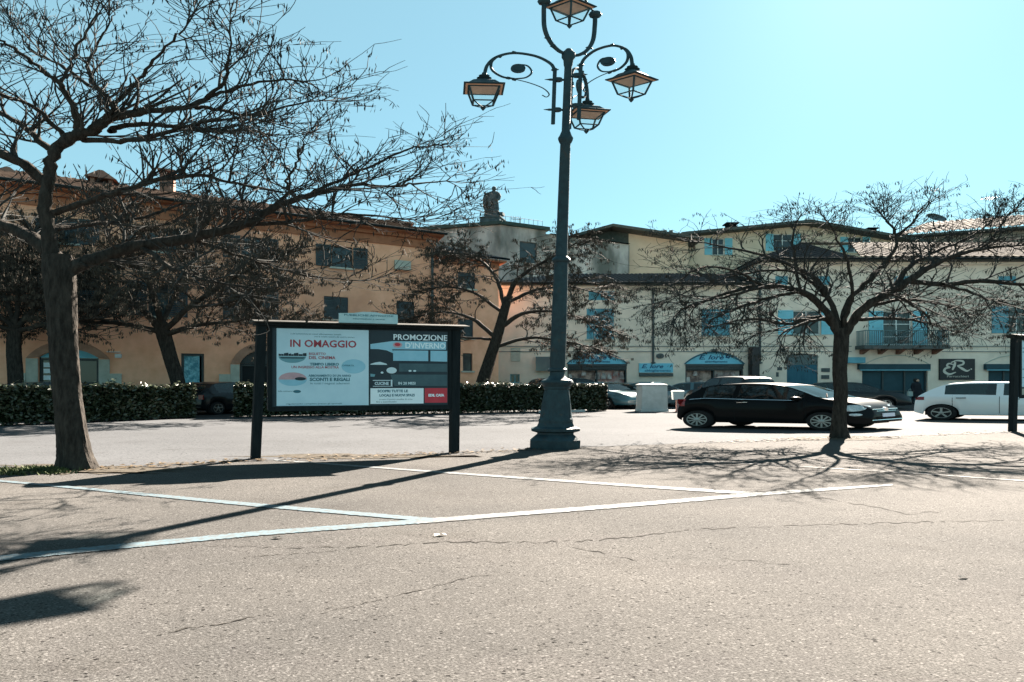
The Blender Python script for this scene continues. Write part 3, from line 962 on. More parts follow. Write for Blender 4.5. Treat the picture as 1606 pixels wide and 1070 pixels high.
# balcony
m = RF.mb(); m.box(T(1341), T(1472), -1.05, -.004, Z(548.5), Z(543)); bal = m.build('balcony', 'metal_dark', TH)
m = RF.mb()
for k in range(5):
    t = T(1350) + (T(1463) - T(1350)) * k / 4
    m.hexa([(t - .1, -.2, Z(556)), (t + .1, -.2, Z(556)), (t + .1, -.01, Z(556)), (t - .1, -.01, Z(556)), (t - .1, -.9, Z(549)), (t + .1, -.9, Z(549)), (t + .1, -.01, Z(549)), (t - .1, -.01, Z(549))])
m.build('bracket', 'brick_red', bal)
m = RF.mb()
za, zb_ = Z(543), Z(521)
for y in (-1.0,):
    m.box(T(1343), T(1470), y - .03, y + .03, zb_, zb_ + .05); m.box(T(1343), T(1470), y - .02, y + .02, za + .1, za + .14)
    n = 44
    for k in range(n + 1):
        t = T(1343) + (T(1470) - T(1343)) * k / n
        m.box(t - .02, t + .02, y - .018, y + .018, za + .002, zb_ - .002)
for t in (T(1343), T(1470)):
    m.box(t - .025, t + .025, -.96, -.01, zb_ + .002, zb_ + .048)
    for k in range(6): m.box(t - .02, t + .02, -.85 + k * .15, -.82 + k * .15, za + .004, zb_)
m.build('railing', 'rail_teal', bal)
# flower trough on the railing
# street door
t0, t1 = T(1234), T(1283)
inn = arch(t0, t1, 0, Z(557), Z(554.5), 8); holes.append(inn)
m = RF.mb(); m.box(t0 + .01, t1 - .01, .1, .17, Z(572), Z(556.2)); dr = m.build('door_overlight', 'door_grey', TH)
m = RF.mb()
c = (t0 + t1) / 2
for a, b in ((t0 + .01, c - .008), (c + .008, t1 - .01)):
    m.box(a, b, .10, .17, .02, Z(572) - .01)
    for z in (.3, 1.4): m.box(a + .15, b - .15, .08, .101, z, z + .9)
dr = m.build('door', 'door_teal', TH)
m = RF.mb(); m.box(c - .12, c - .06, .03, .10, 1.05, 1.2); m.build('handle', 'chrome', dr)
m = RF.mb(); m.box(T(1288), T(1301), -.05, -.003, Z(583.5), Z(577.5)); m.box(T(1288), T(1300), -.05, -.003, Z(594.5), Z(588.5)); m.build('plaque', 'metal_dark', TH)
m = RF.mb(); m.box(T(1219), T(1226), -.05, -.003, Z(581), Z(576)); m.box(T(1217), T(1221), -.03, -.003, Z(591), Z(584)); m.build('doorbell', 'metal_dark', TH)
def dark_shop(px0, px1, arch0, arch1):
    t0, t1 = T(px0), T(px1)
    zt = Z(572.5)
    holes.append(rect(t0, t1, 0, zt))
    m = RF.mb(); m.box(t0 - .35, t1 + .05, -.22, .1, Z(579.5), zt + .06); sb = m.build('fascia', 'fascia_teal', TH)
    m = RF.mb(); m.box(t0 - .30, t1 + .02, -.25, -.222, Z(581.6), Z(579.7)); m.build('fascia_edge', 'shutter_blue', sb)
    m = RF.mb(); bars(m, t0, t1, 0, Z(580), .12, .2, .12, 2, (.35,)); fr = m.build('shop_front', 'frame_dark', TH)
    g = RF.mb(); g.box(t0, t1, .2, .22, 0, Z(580)); g.build('pane', 'fascia_teal', fr)
    o_ = arch(T(arch0), T(arch1), 0, Z(571), Z(556.5), 18)[2:]; i_ = arch(T(arch0) + .09, T(arch1) - .09, 0, Z(571) , Z(556.5) - .07, 18)[2:]
    arch_band(RF, TH, o_, i_, -.04, -.002, 'stone_trim', 'arch_trim')
dark_shop(1352, 1455, 1356, 1457)
dark_shop(1550, 1630, 1543, 1640)
m = RF.mb(); m.box(T(1322), T(1349), -.6, -.003, Z(570), Z(561)); m.build('awning_box', 'shutter_blue', TH)
m = RF.mb(); m.box(T(1472), T(1527), -.12, -.003, Z(596), Z(563)); sg = m.build('hanging_sign', 'sign_black', TH)
tx = MB(RF.xf)
def stroke(mb, pts, w_, y):
    """a calligraphic stroke: pts (px,py,width factor)"""
    c = crom([(p[0], p[1], p[2]) for p in pts], 6)
    L_ = []; R_ = []
    for i, p in enumerate(c):
        a = c[max(i - 1, 0)]; b = c[min(i + 1, len(c) - 1)]
        d = Vector((b.x - a.x, b.y - a.y)).normalized(); nn = Vector((-d.y, d.x)) * w_ * max(.15, p.z) / 2
        L_.append((T(p.x + nn.x), y, Z(p.y + nn.y))); R_.append((T(p.x - nn.x), y, Z(p.y - nn.y)))
    for i in range(len(c) - 1): mb.quad(L_[i], L_[i + 1], R_[i + 1], R_[i])
stroke(tx, [(1493, 572, .4), (1486, 570.5, .8), (1483, 574, 1), (1488, 576.5, .6), (1481, 578, 1), (1479, 583, 1.4), (1487, 587, 1), (1497, 584, .4)], 3.0, -.123)
stroke(tx, [(1496, 568, 1), (1494.5, 574, 1.4), (1491.5, 580.5, .7)], 3.0, -.1245)
stroke(tx, [(1489, 569, .5), (1498, 565.8, .8), (1508, 567, 1.2), (1508, 571.5, 1.1), (1499, 574, .6)], 2.6, -.126)
stroke(tx, [(1499, 574, .5), (1507, 578.5, 1.3), (1514, 582, .8), (1519, 580, .4)], 3.0, -.1275)
tx.poly([(p[0], -.123, p[1]) for p in ellipse(T(1521), Z(579), .06, .05, 10)])
add_text(tx, 'Parrucchieri', .22, (T(1500), Z(590.5)), -.123, wscale=1.5)
tx.build('lettering', 'sign_cream', sg, recalc=False)
tR = T(1900)
ZT = Z(409.5)
wall(RF, rect(tB + .0, tR, 0, ZT), holes, TH, 'stucco_cream')
prism_body(TH, [RF.xf((tB, 0.003, 0))[:2], RF.xf((tR, 0.003, 0))[:2], RF.xf((tR, 12, 0))[:2], RF.xf((tB, 12, 0))[:2]], 0, ZT - .01, 'stucco_cream', 'rear_walls', skip=(0,))
mould(TH, tB + .003, T(1335)); mould(TH, T(1477), tR)
downpipe(RF, TH, T(1191), Z(571), ZT - .3)
m = RF.mb(); m.box(tB - .1, tR, -.16, -.004, ZT - .30, ZT - .1); m.build('cornice', 'stucco_cream', TH)
m = RF.mb(); m.box(tB - .35, tR, -.75, 12.3, ZT - .095, ZT); m.build('eaves_board', 'eave_wood', TH)
zr = EYE + 217 / F * 45.0
e0 = RF.xf((tB - .4, -.8, ZT + .03)); e1 = RF.xf((tR, -.8, ZT + .03)); r0 = RF.xf((T(1352) - .8, 6, zr)); r1 = RF.xf((tR, 6, zr))
r0 = RF.xf((T(1255) * 45 / DF + (45 / DF - 1) * RF.O.x, 6, zr))
eM = RF.xf((T(1338), -.8, ZT + .03)); rM = RF.xf((T(1338) + 3.6, 6, zr))
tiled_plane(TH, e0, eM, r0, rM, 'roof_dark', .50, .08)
tiled_plane(TH, eM, e1, rM, r1, 'roof_tile', .56, .17)
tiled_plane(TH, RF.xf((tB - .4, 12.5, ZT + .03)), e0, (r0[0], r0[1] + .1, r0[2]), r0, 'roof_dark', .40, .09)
m = RF.mb(); m.tube([(tB - .4, -.86, ZT), (tR, -.86, ZT)], .08, 8); m.build('gutter', 'gutter', TH, smooth=50)
m = MB(); m.tube([Vector(r0) + Vector((0, 0, .05)), Vector(r1) + Vector((0, 0, .05))], .12, 8); m.build('ridge', 'roof_tile', TH, smooth=50)

# dark projecting sign on the pipe line
m = RF.mb(); m.box(T(1172.5), T(1184), -.75, -.10, Z(591), Z(545.5)); m.box(T(1175), T(1182), -.10, -.003, Z(552), Z(550)); m.box(T(1175), T(1182), -.10, -.003, Z(582), Z(580))
o = m.build('projecting_sign', 'sign_black', None, loc=RF.xf((T(1178), -.4, 3))); tag(o, 'tall narrow black sign projecting from the cream wall beside the downpipe', 'sign')

# ------------------------------------------------------------------ grey weathered block with the statue
ZG = 15.5
gA = P(690, 360, 48.4); gC = P(785, 352, 47.0); gD = P(987, 380, 52.6)
GF = Face((gC.x, gC.y), (gD.x, gD.y))
GB = thing('grey_block', 'weathered grey concrete block with a dark window and green copper edge above the roofs', 'building', (gC.x, gC.y, 0))
holes = []
def GW(px0, px1, py0, py1, **k):
    holes.append(window(GF, GB, GF.t(px0), GF.t(px1), GF.z(px0, py1), GF.z(px0, py0), **k))
GW(815, 842, 378, 411, fmat='frame_dark', trans=(), mull=0, sill=None)
GW(857, 862, 386, 393, fmat='frame_dark', trans=(), mull=0, sill=None)
tG = GF.t(986); tg1 = GF.t(856)
wall(GF, [(0, 0), (tG, 0), (tG, ZG - .3), (tg1, ZG - .28), (tg1, ZG), (0, ZG)], holes, GB, 'concrete_stained', .35)
back = [(gC.x, gC.y), (gD.x, gD.y), (gD.x - 3, gD.y + 9), (gA.x - 6, gA.y + 8), (gA.x - 5.5, gA.y + 1.4)]
prism_body(GB, back, 0, ZG - .32, 'concrete_stained', 'rear_walls', skip=(0,))
m = MB(); m.quad((gA.x - 5.5, gA.y + 1.4, ZG - .33), (gC.x, gC.y, ZG - .33), (gC.x, gC.y, ZG), (gA.x - 5.5, gA.y + 1.4, ZG)); m.build('wall', 'concrete_stained', GB, recalc=False)
m = GF.mb(); m.box(-.25, tg1 + .3, -.3, 4.0, ZG + .004, ZG + .30); m.build('copper_edge', 'copper_edge', GB)
GL = Face((gA.x - 5.5, gA.y + 1.4), (gC.x, gC.y))
m = GL.mb(); m.box(0, GL.L + .25, -.3, 3.2, ZG + .006, ZG + .28); m.build('copper_edge', 'copper_edge', GB)
m = GF.mb(); m.hexa([(tg1 + .4, -.3, ZG - .27), (tG, -.3, ZG - .27), (tG, 6, ZG - .27), (tg1 + .4, 6, ZG - .27), (tg1 + 1.2, 1.5, ZG + .25), (tG, 3, ZG + .6), (tG, 5, ZG + .6), (tg1 + 1.2, 5, ZG + .25)]); m.build('roof', 'roof_dark', GB)
# rails along the parapet
m = GF.mb()
for k in range(9):
    t = .6 + k * (tg1 - .8) / 8; m.tube([(t, .3, ZG + .3), (t, .3, ZG + .95)], .02, 5)
m.tube([(.6, .3, ZG + .93), (tg1 - .2, .3, ZG + .93)], .02, 5)
m.build('railing', 'metal_dark', GB)
m = GL.mb()
for k in range(8):
    t = .6 + k * (GL.L - 2.6) / 7; m.tube([(t, .3, ZG + .28), (t, .3, ZG + .9)], .02, 5)
m.tube([(.6, .3, ZG + .88), (GL.L - 2, .3, ZG + .88)], .02, 5)
m.build('railing', 'metal_dark', GB)

# ------------------------------------------------------------------ yellow houses behind
def gable_house(name, label, d, pts, pl, pr_, apex, over, wallmat, wins, depth=11, left=None):
    """front gable at depth d. pl, pr_ = eave ends (px,py) ; apex (px,py)"""
    A, B = P(pl[0], HY, d), P(pr_[0], HY, d)
    fc = Face((A.x, A.y), (B.x, B.y))
    h = thing(name, label, 'house', (A.x, A.y, 0))
    zl, zr_, za = fc.z(*pl), fc.z(*pr_), fc.z(*apex); ta = fc.t(apex[0])
    hs = []
    for (a, b, y0, y1, kw) in wins:
        hs.append(window(fc, h, fc.t(a), fc.t(b), fc.z(a, y1), fc.z(a, y0), **kw))
    W_ = fc.L; th = .28
    if left:
        tl = fc.t(left); zm = za - (za - zr_) * (tl - ta) / (W_ - ta)
        wall(fc, [(tl, 0), (W_, 0), (W_, zr_ - th), (tl, zm - th)], hs, h, wallmat)
        wall(fc, [(0, 0), (tl, 0), (tl, zm - th), (ta, za - th), (0, zl - th)], [], h, 'eave_wood', name='boarded_wall')
    else:
        wall(fc, [(0, 0), (W_, 0), (W_, zr_ - th), (ta, za - th), (0, zl - th)], hs, h, wallmat)
    prism_body(h, [fc.xf((0, 0, 0))[:2], fc.xf((W_, 0, 0))[:2], fc.xf((W_, depth, 0))[:2], fc.xf((0, depth, 0))[:2]], 0, min(zl, zr_) - th - .05, wallmat, 'rear_walls', skip=(0,))
    so = 1.0
    sl = (za - zl) / ta; sr = (za - zr_) / (W_ - ta)
    slab(h, [fc.xf((-so, -over, zl - sl * so)), fc.xf((ta - .005, -over, za)), fc.xf((ta - .005, depth, za)), fc.xf((-so, depth, zl - sl * so))], th - .01, 'eave_wood', 'roof_slope')
    slab(h, [fc.xf((ta + .005, -over, za)), fc.xf((W_ + so, -over, zr_ - sr * so)), fc.xf((W_ + so, depth, zr_ - sr * so)), fc.xf((ta + .005, depth, za))], th - .01, 'eave_wood', 'roof_slope')
    return h, fc
kw = dict(sh='lr', smat='shutter_cyan', shw=.8, fmat='frame_white')
YH, YF = gable_house('yellow_house', 'yellow gabled house with pale blue shutters behind the cream houses', 56, None, (1078, 368), (1450, 383), (1262, 350), 1.3, 'stucco_yellow',
    [(1117, 1136, 374, 400, kw), (1213, 1243, 367, 394, kw), (1330, 1352, 372, 396, kw)])
chimney(YF, YH, 1146, 16, 352, 362, 4.0, False, 'roof_dark')
chimney(YF, YH, 1365, 14, 360, 368, 4.0, False, 'roof_dark')
YB, YBF = gable_house('yellow_house', 'narrow pale yellow house under a wide grey gable beside the grey block', 54.5, None, (905, 372), (1079, 376), (957, 358), 1.6, 'stucco_yellow', [], left=986)
m = YBF.mb()
for px in (1056, 1066):
    t = YBF.t(px); z = YBF.z(px, 366); m.lathe([(.1, 0), (.1, .9), (.22, .95), (.22, 1.15), (.05, 1.2)], 8, (t, 3, z))
m.build('flue', 'metal_dark', YB)

# tall house behind on the right
B5A, B5B = P(1418, 372, 58), P(1760, 347, 52.2)
BF = Face((B5A.x, B5A.y), (B5B.x, B5B.y))
BK = thing('brown_house', 'tall brownish house with tiled hip roof behind the sunlit tile roof at right', 'house', (B5A.x, B5A.y, 0))
z5 = 17.4
wall(BF, rect(0, BF.L, 0, z5), [window(BF, BK, a, a + 1.4, 14.2, 16.2, closed=True, smat='shutter_dark', fmat='frame_dark') for a in (3, 8, 13, 18)], BK, mat('stucco_grey', (.22, .20, .17), (.30, .27, .23), 1, .9, .1))
prism_body(BK, [BF.xf((0, 0, 0))[:2], BF.xf((BF.L, 0, 0))[:2], BF.xf((BF.L, 10, 0))[:2], BF.xf((0, 10, 0))[:2]], 0, z5 - .01, 'stucco_cream', 'rear_walls', skip=(0,))
m = BF.mb(); m.box(-.8, BF.L, -1.1, 10.5, z5 - .2, z5); m.build('eaves_board', 'eave_wood', BK)
tiled_plane(BK, BF.xf((-.9, -1.2, z5 + .03)), BF.xf((BF.L, -1.2, z5 + .03)), BF.xf((4, 5, z5 + 2.6)), BF.xf((BF.L, 5, z5 + 2.6)), 'roof_tile', .60, .16)
tiled_plane(BK, BF.xf((-.9, 10.6, z5 + .03)), BF.xf((-.9, -1.2, z5 + .03)), BF.xf((4, 5.1, z5 + 2.6)), BF.xf((4, 5, z5 + 2.6)), 'roof_tile', .60, .16)

# rooftop aerials and the dish
def aerial(px, ytop, ybase, d, label, el=5, boom=14):
    b = P(px, ybase, d); h = (ybase - ytop) / F * d
    t = thing('tv_aerial', label, 'aerial', b, 'television aerials on the roofs')
    m = MB(); m.tube([b, b + Vector((0, 0, h))], .035, 6); m.build('mast', 'metal_dark', t)
    m = MB(); bw = boom / F * d
    z = h * .96
    m.tube([b + Vector((-bw, 0, z)), b + Vector((.1, .2, z))], .03, 5)
    for k in range(el):
        x = -bw + bw * k / (el - 1); m.tube([b + Vector((x, -.5, z + .02)), b + Vector((x, .5, z + .02))], .018, 4)
        m.tube([b + Vector((x, -.02, z - .28)), b + Vector((x, .02, z + .28))], .018, 4)
    m.build('antenna', 'metal_dark', t)
    return t
aerial(816, 343, 356, 49, 'small television aerial on the grey block beside the statue')
aerial(1473, 296, 352, 60, 'tall television aerial standing above the dish on the right roof')
aerial(1561, 310, 350, 58, 'television aerial rising at the far right roof', 6, 18)
db = P(1464, 356, 59.5)
t = thing('satellite_dish', 'dark satellite dish on a short post on the right roof', 'satellite dish', db)
m = MB(); m.tube([db, db + Vector((0, 0, .7))], .08, 8); m.build('post', 'metal_dark', t)
m = MB(xform(db + Vector((0, 0, 1.0)), R(20), 1.5)); 
rings = []
for k in range(6):
    r_ = .95 * k / 5 + .01; rings.append([(r_ * math.cos(a * math.pi / 10), -.28 * (k / 5) ** 2 + r_ * math.sin(a * math.pi / 10) * .35, r_ * math.sin(a * math.pi / 10) * .55) for a in range(20)])
m.ring_loft(rings, True, False); m.build('bowl', 'metal_dark', t, smooth=60)
# ------------------------------------------------------------------ the ornamental street lamp
PX = 70.0            # pixels per metre at the lamp
lamp_base = G(870, 703)
LEAN = 0.035
def lamp_xf(loc):
    f0 = xform(loc, 0, S)
    def f(p):
        q = f0(p)
        return (q[0] + LEAN * p[2], q[1], q[2])
    return f
LX = lamp_xf(lamp_base)
LP = thing('street_lamp', 'tall dark green cast iron street lamp with hanging lanterns and a fluted base', 'street lamp', lamp_base)
m = MB(LX)
m.lathe([(.33, 0), (.33, .19), (.24, .32), (.24, .36), (.32, .40), (.32, .455), (.245, .50), (.225, .58), (.225, .63)], 8, phase=R(22.5))
m.build('plinth', 'iron', LP)
m = MB(LX)
# fluted bell
rings = []
for r, z in ((.212, .61), (.212, .66), (.20, .70), (.185, .95), (.165, 1.2), (.152, 1.34), (.165, 1.36), (.165, 1.40)):
    fl = .012 if .68 < z < 1.3 else 0
    rings.append([((r - fl * (k % 4 == 0)) * math.cos(k * math.pi / 24), (r - fl * (k % 4 == 0)) * math.sin(k * math.pi / 24), z) for k in range(48)])
m.ring_loft(rings)
m.build('fluted_base', 'iron', LP, smooth=25)
m = MB(LX)
m.lathe([(.165, 1.402), (.19, 1.46), (.205, 1.50), (.19, 1.55), (.12, 1.60), (.095, 1.66), (.092, 1.74), (.12, 1.76), (.12, 1.80), (.094, 1.83), (.098, 2.0),
         (.094, 3.2), (.086, 4.20), (.086, 4.23), (.105, 4.25), (.118, 4.29), (.105, 4.34), (.073, 4.38), (.070, 5.5), (.064, 6.95), (.075, 6.97), (.09, 7.03), (.095, 7.08), (.075, 7.14),
         (.058, 7.22), (.052, 7.24), (.050, 8.0), (.046, 8.7), (.055, 8.74), (.062, 8.86), (.085, 8.92), (.085, 9.02), (.055, 9.07), (.03, 9.12)], 20)
m.build('pole', 'iron', LP, smooth=35)

def lantern(parent, at, yaw, side=.50, name='lantern'):
    """hanging square lantern, top of the neck at 'at' (local lamp metres)"""
    c, s_ = math.cos(yaw), math.sin(yaw)
    def lx(p): return LX((at[0] + c * p[0] - s_ * p[1], at[1] + s_ * p[0] + c * p[1], at[2] + p[2]))
    h = side / 2
    m = MB(lx)
    m.lathe([(.03, .02), (.03, -.03), (.07, -.045), (.05, -.075), (.095, -.10), (.06, -.135), (.105, -.16), (.105, -.175)], 12)
    def sq(r, z): return [(-r, -r, z), (r, -r, z), (r, r, z), (-r, r, z)]
    m.ring_loft([sq(h * .36, -.17), sq(h * .52, -.20), sq(h * .66, -.255), sq(h * .74, -.285), sq(h, -.325), sq(h, -.345), sq(h * .93, -.35)], True, True)
    lan = m.build(name, 'iron', parent, smooth=20)
    m = MB(lx); m.ring_loft([sq(h * .90, -.353), sq(h * .74, -.368)], True, True); m.build('lining', 'lantern_lining', lan)
    m = MB(lx)
    a, b, z0, z1 = h * .74, h * .50, -.36, -.66
    for i, j in ((-1, -1), (1, -1), (1, 1), (-1, 1)):
        m.tube([(i * a, j * a, z0), (i * b, j * b, z1)], .014, 5)
        m.tube([(i * b, j * b, z1), (i * b * .45, j * b * .45, z1 - .065), (0, 0, z1 - .10)], .011, 5)
    for r_, z in ((a, z0 - .012), (b, z1)):
        for k in range(4):
            p, q = sq(r_, z)[k], sq(r_, z)[(k + 1) % 4]; m.tube([p, q], .014, 5)
    m.lathe([(.012, z1 - .09), (.035, z1 - .115), (.02, z1 - .15), (.004, z1 - .18)], 8)
    m.build('lantern_frame', 'iron', lan, smooth=30)
    m = MB(lx); m.ring_loft([sq(a - .004, z0 - .02), sq(b - .004, z1 + .01)], True, False); m.build('pane', 'lantern_glass', lan)
    return lan

def lamp_arm(phi, zoff=0.0, lyaw=0.0, rs=1.0):
    u = (math.cos(phi), math.sin(phi))
    def pt(px, py): 
        r = (891 - px) / (PX * S); r = r if r < .17 else .17 + (r - .17) * rs; return (u[0] * r, u[1] * r, EYE + (HY - py) / PX + zoff)
    m = MB(LX)
    m.tube([pt(870, 186), pt(870, 182), pt(870, 120), pt(870, 97)], .026, 8)
    for y in (115, 163): 
        m.tube([pt(891, y), pt(862, y)], .024, 8); m.tube([pt(862, y), pt(854, y)], [.02, .004], 6)
        m.tube([pt(876, y - 2.5), pt(876, y + 2.5)], .05, 8)
    m.tube(crom([pt(870, 100), pt(862, 89), pt(838, 78), pt(803, 74), pt(776, 81), pt(762, 94), pt(757.5, 110)], 5), .024, 8)
    m.tube(crom([pt(776, 81), pt(768, 90), pt(770, 102), pt(786, 112), pt(806, 115)], 5), .020, 7)
    m.tube(crom([pt(806, 115), pt(824, 112.5), pt(833, 104), pt(826, 94), pt(812, 92)], 5), [.014] * 21, 6)
    m.tube(crom([pt(804, 115), pt(830, 121), pt(852, 129), pt(862, 138), pt(858, 143), pt(851, 140)], 5), .009, 6)
    for (x, y) in ((803, 73), (781, 80), (796, 114), (868, 99), (806, 116)):   # leaf knuckles
        m.tube([pt(x + 4, y - 1), pt(x, y), pt(x - 4, y + 1)], [.008, .036, .008], 7)
    m.tube([pt(866, 100), pt(876, 98.5)], [.03, .01], 6)
    m.build('arm', 'iron', LP, smooth=40)
    # rosette at the heart of the scroll
    c = pt(811, 98.5); m = MB(LX); v = (-u[1], u[0])
    for s0, r0 in ((.030, .055), (.022, .092)):
        rings = [[(c[0] + u[0] * r0 * math.cos(k * math.pi / 8) + v[0] * y, c[1] + u[1] * r0 * math.cos(k * math.pi / 8) + v[1] * y, c[2] + r0 * math.sin(k * math.pi / 8) * 1.05) for k in range(16)] for y in (-s0, s0)]
        m.ring_loft(rings)
    m.build('rosette', 'iron', LP)
    lantern(LP, pt(757.5, 108), lyaw, .50 if rs == 1 else .46)
lamp_arm(R(184), -.02, R(4))
lamp_arm(R(-20), .06, R(45), .745)
lamp_arm(R(72), -.05, R(14))
# lyre and the top lantern
m = MB(LX)
for phi in (R(213), R(33)):
    u = (math.cos(phi), math.sin(phi))
    f = lambda r, z: (u[0] * r, u[1] * r, z)
    m.tube(crom([f(.02, 9.0), f(.14, 9.02), f(.28, 9.18), f(.37, 9.45), f(.39, 9.8), f(.39, 9.98)], 5), .030, 8)
    m.lathe([(.01, -.09), (.07, -.05), (.085, 0), (.07, .05), (.01, .09)], 10, f(.39, 10.05))
    m.tube(crom([f(.39, 10.1), f(.30, 10.18), f(.22, 10.35), f(.12, 10.50), f(0, 10.55)], 4), .016, 6)
    for r_, z in ((.22, 9.10), (.31, 9.26)): m.tube([f(r_ - .05, z - .02), f(r_, z), f(r_ + .06, z - .02)], [.006, .04, .006], 6)
m.build('lyre', 'iron', LP, smooth=40)
lantern(LP, (0.0, 0, 10.42), R(45), .47)

# ------------------------------------------------------------------ notice boards
def board(loc, yaw, label, posters, zs=1.0, name='notice_board'):
    f0 = xform(loc, yaw, S)
    f = lambda p: f0((p[0], p[1], p[2] * zs))
    b = thing(name, label, 'notice board', loc)
    W_ = 2.20
    for x, ln in ((0, .06), (W_, .012)):
        m = MB(f); m.hexa([(x - .05 - ln, -.05, 0), (x + .045 - ln, -.05, 0), (x + .045 - ln, .05, 0), (x - .05 - ln, .05, 0), (x - .05, -.05, 2.62), (x + .05, -.05, 2.62), (x + .05, .05, 2.62), (x - .05, .05, 2.62)])
        m.build('post', 'wood_dark', b)
    m = MB(f); m.box(.063, W_ - .063, -.02, .03, .96, 2.615); m.build('panel', 'poster_navy', b)
    m = MB(f); m.box(.063, W_ - .063, -.05, -.022, .93, 1.02); m.box(.063, W_ - .063, -.05, -.022, 2.585, 2.617); m.box(.062, .10, -.05, -.022, 1.022, 2.583); m.box(W_ - .10, W_ - .062, -.05, -.022, 1.022, 2.583)
    m.build('frame', 'wood_dark', b)
    m = MB(f); m.box(-.07, W_ + .07, -.10, .10, 2.622, 2.665); m.build('beam', 'wood_dark', b)
    m = MB(f)
    m.hexa([(-.1, -.17, 2.668), (W_ + .12, -.17, 2.668), (W_ + .12, 0, 2.69), (-.1, 0, 2.69), (-.1, -.17, 2.69), (W_ + .12, -.17, 2.69), (W_ + .12, 0, 2.735), (-.1, 0, 2.735)])
    m.hexa([(-.1, .001, 2.69), (W_ + .12, .001, 2.69), (W_ + .12, .17, 2.668), (-.1, .17, 2.668), (-.1, .001, 2.735), (W_ + .12, .001, 2.735), (W_ + .12, .17, 2.69), (-.1, .17, 2.69)])
    m.build('cap', 'cap_grey', b)
    if posters == 1:
        # name plate on the cap
        m = MB(f); m.prism([(.80, 2.70), (1.46, 2.70), (1.46, 2.89), (1.30, 2.90), (1.20, 2.93), (1.06, 2.93), (.96, 2.90), (.80, 2.89)], -.16, -.13)
        pl = m.build('name_plate', 'acrylic_plate', b)
        tx = MB(f); add_text(tx, 'PUBBLICHE AFFISSIONI', .055, (1.13, 2.855), -.162); add_text(tx, 'informazioni e servizi', .042, (1.13, 2.785), -.162); tx.build('lettering', 'ink_teal', pl, recalc=False)
        # left sheet
        x0, x1, zt, zb = .155, 1.165, 2.572, 1.035
        U = lambda u: x0 + (x1 - x0) * u
        V = lambda v: zt + (zb - zt) * v
        m = MB(f); m.box(x0, x1, -.028, -.0215, zb, zt); po = m.build('poster', 'poster_blue', b)
        def txt(tag_, body, sz, u, v, mt, bold=0.0, ws=1.0, al='CENTER', par=None, y=-.0295):
            t_ = MB(f); add_text(t_, body, sz, (U(u), V(v)), y, wscale=ws, bold=bold, align=al, extrude=0.0008); t_.build(tag_, mt, par or po, recalc=False)
        txt('headline', 'IN OMAGGIO', .20, .50, .195, 'ink_red', .0045, .60)
        txt('small_print', 'a chi sottoscrive un nuovo abbonamento annuale', .045, .42, .066, 'ink_teal', 0, .62)
        txt('small_print', 'con la nostra tessera del centro storico', .045, .62, .098, 'ink_teal', 0, .62)
        def oval(cu, cv, ru, rv, mt, name_, y=-.0290, a0=0, a1=360):
            t_ = MB(f); t_.poly([(p[0], y, p[1]) for p in ellipse(U(cu), V(cv), ru * (x1 - x0), rv * (zt - zb), 32, a0, a1)]); t_.build(name_, mt, po, recalc=False)
        oval(.165, .36, .145, .085, 'poster_teal', 'picture', a0=180, a1=360)
        t_ = MB(f); q_ = random.Random(4); u = .02
        while u < .31:
            w_ = q_.uniform(.02, .05); t_.poly([(U(u), -.0300, V(.355)), (U(u + w_), -.0300, V(.355)), (U(u + w_), -.0300, V(.335 - q_.uniform(0, .028))), (U(u), -.0300, V(.335 - q_.uniform(0, .02)))]); u += w_ + .002
        t_.poly([(U(.03), -.0302, V(.372)), (U(.30), -.0302, V(.372)), (U(.28), -.0302, V(.388)), (U(.05), -.0302, V(.388))])
        t_.build('skyline', 'poster_navy', po, recalc=False)
        oval(.83, .485, .135, .095, 'poster_sky', 'roundel'); txt('roundel_print', 'OFFERTA', .045, .77, .475, 'ink_teal', .001, .7)
        oval(.17, .655, .15, .088, 'poster_pink', 'picture'); oval(.17, .66, .15, .083, 'poster_sky', 'picture', -.0296, 180, 360)
        oval(.25, .65, .06, .022, 'poster_navy', 'picture', -.0301)
        txt('print', 'BIGLIETTO', .07, .34, .325, 'ink_red', .001, .55, 'LEFT'); txt('print', 'DEL CINEMA', .085, .34, .375, 'ink_red', .002, .6, 'LEFT')
        txt('print', 'TEMPO LIBERO', .07, .51, .46, 'ink_teal', .003, .68); txt('print', 'UN INGRESSO ALLA MOSTRA', .07, .41, .50, 'ink_red', .001, .56)
        txt('print', 'ABBONAMENTO DI UN ANNO', .06, .57, .61, 'ink_teal', .002, .56); txt('print', 'SCONTI E REGALI', .09, .57, .66, 'ink_teal', .004, .62); txt('print', 'in tutti i negozi aderenti', .06, .57, .71, 'ink_teal', 0, .75)
        oval(.215, .815, .042, .02, 'ink_teal', 'logo'); txt('small_print', 'info comune', .045, .09, .81, 'ink_teal', 0, .7)
        txt('small_print', 'regolamento completo presso gli sportelli', .04, .40, .975, 'ink_teal', 0, .9)
        # right sheet
        x0b, x1b = 1.185, 2.105
        U2 = lambda u: x0b + (x1b - x0b) * u
        m = MB(f); m.box(x0b, x1b, -.028, -.0215, zb, zt); pq = m.build('poster', 'poster_navy', b)
        def pg(pts, mt, nm, y=-.0288):
            t_ = MB(f); t_.poly([(U2(u), y, V(v)) for u, v in pts]); t_.build(nm, mt, pq, recalc=False)
        pg([(0, .185), (.27, .14), (.97, .135), (.97, .245), (.27, .25), (.30, .31), (.20, .265), (.10, .25), (0, .25)], 'poster_sky', 'picture')
        pg([(.285, .265), (.735, .262), (.735, .405), (.285, .405)], 'poster_sky', 'picture'); pg([(.765, .262), (.985, .262), (.985, .41), (.765, .407)], 'poster_sky', 'picture')
        pg([(.25, .59), (.985, .59), (.985, .745), (.30, .745)], 'poster_slate', 'picture'); pg([(.36, .44), (.985, .44), (.985, .55), (.36, .55)], 'poster_slate', 'picture')
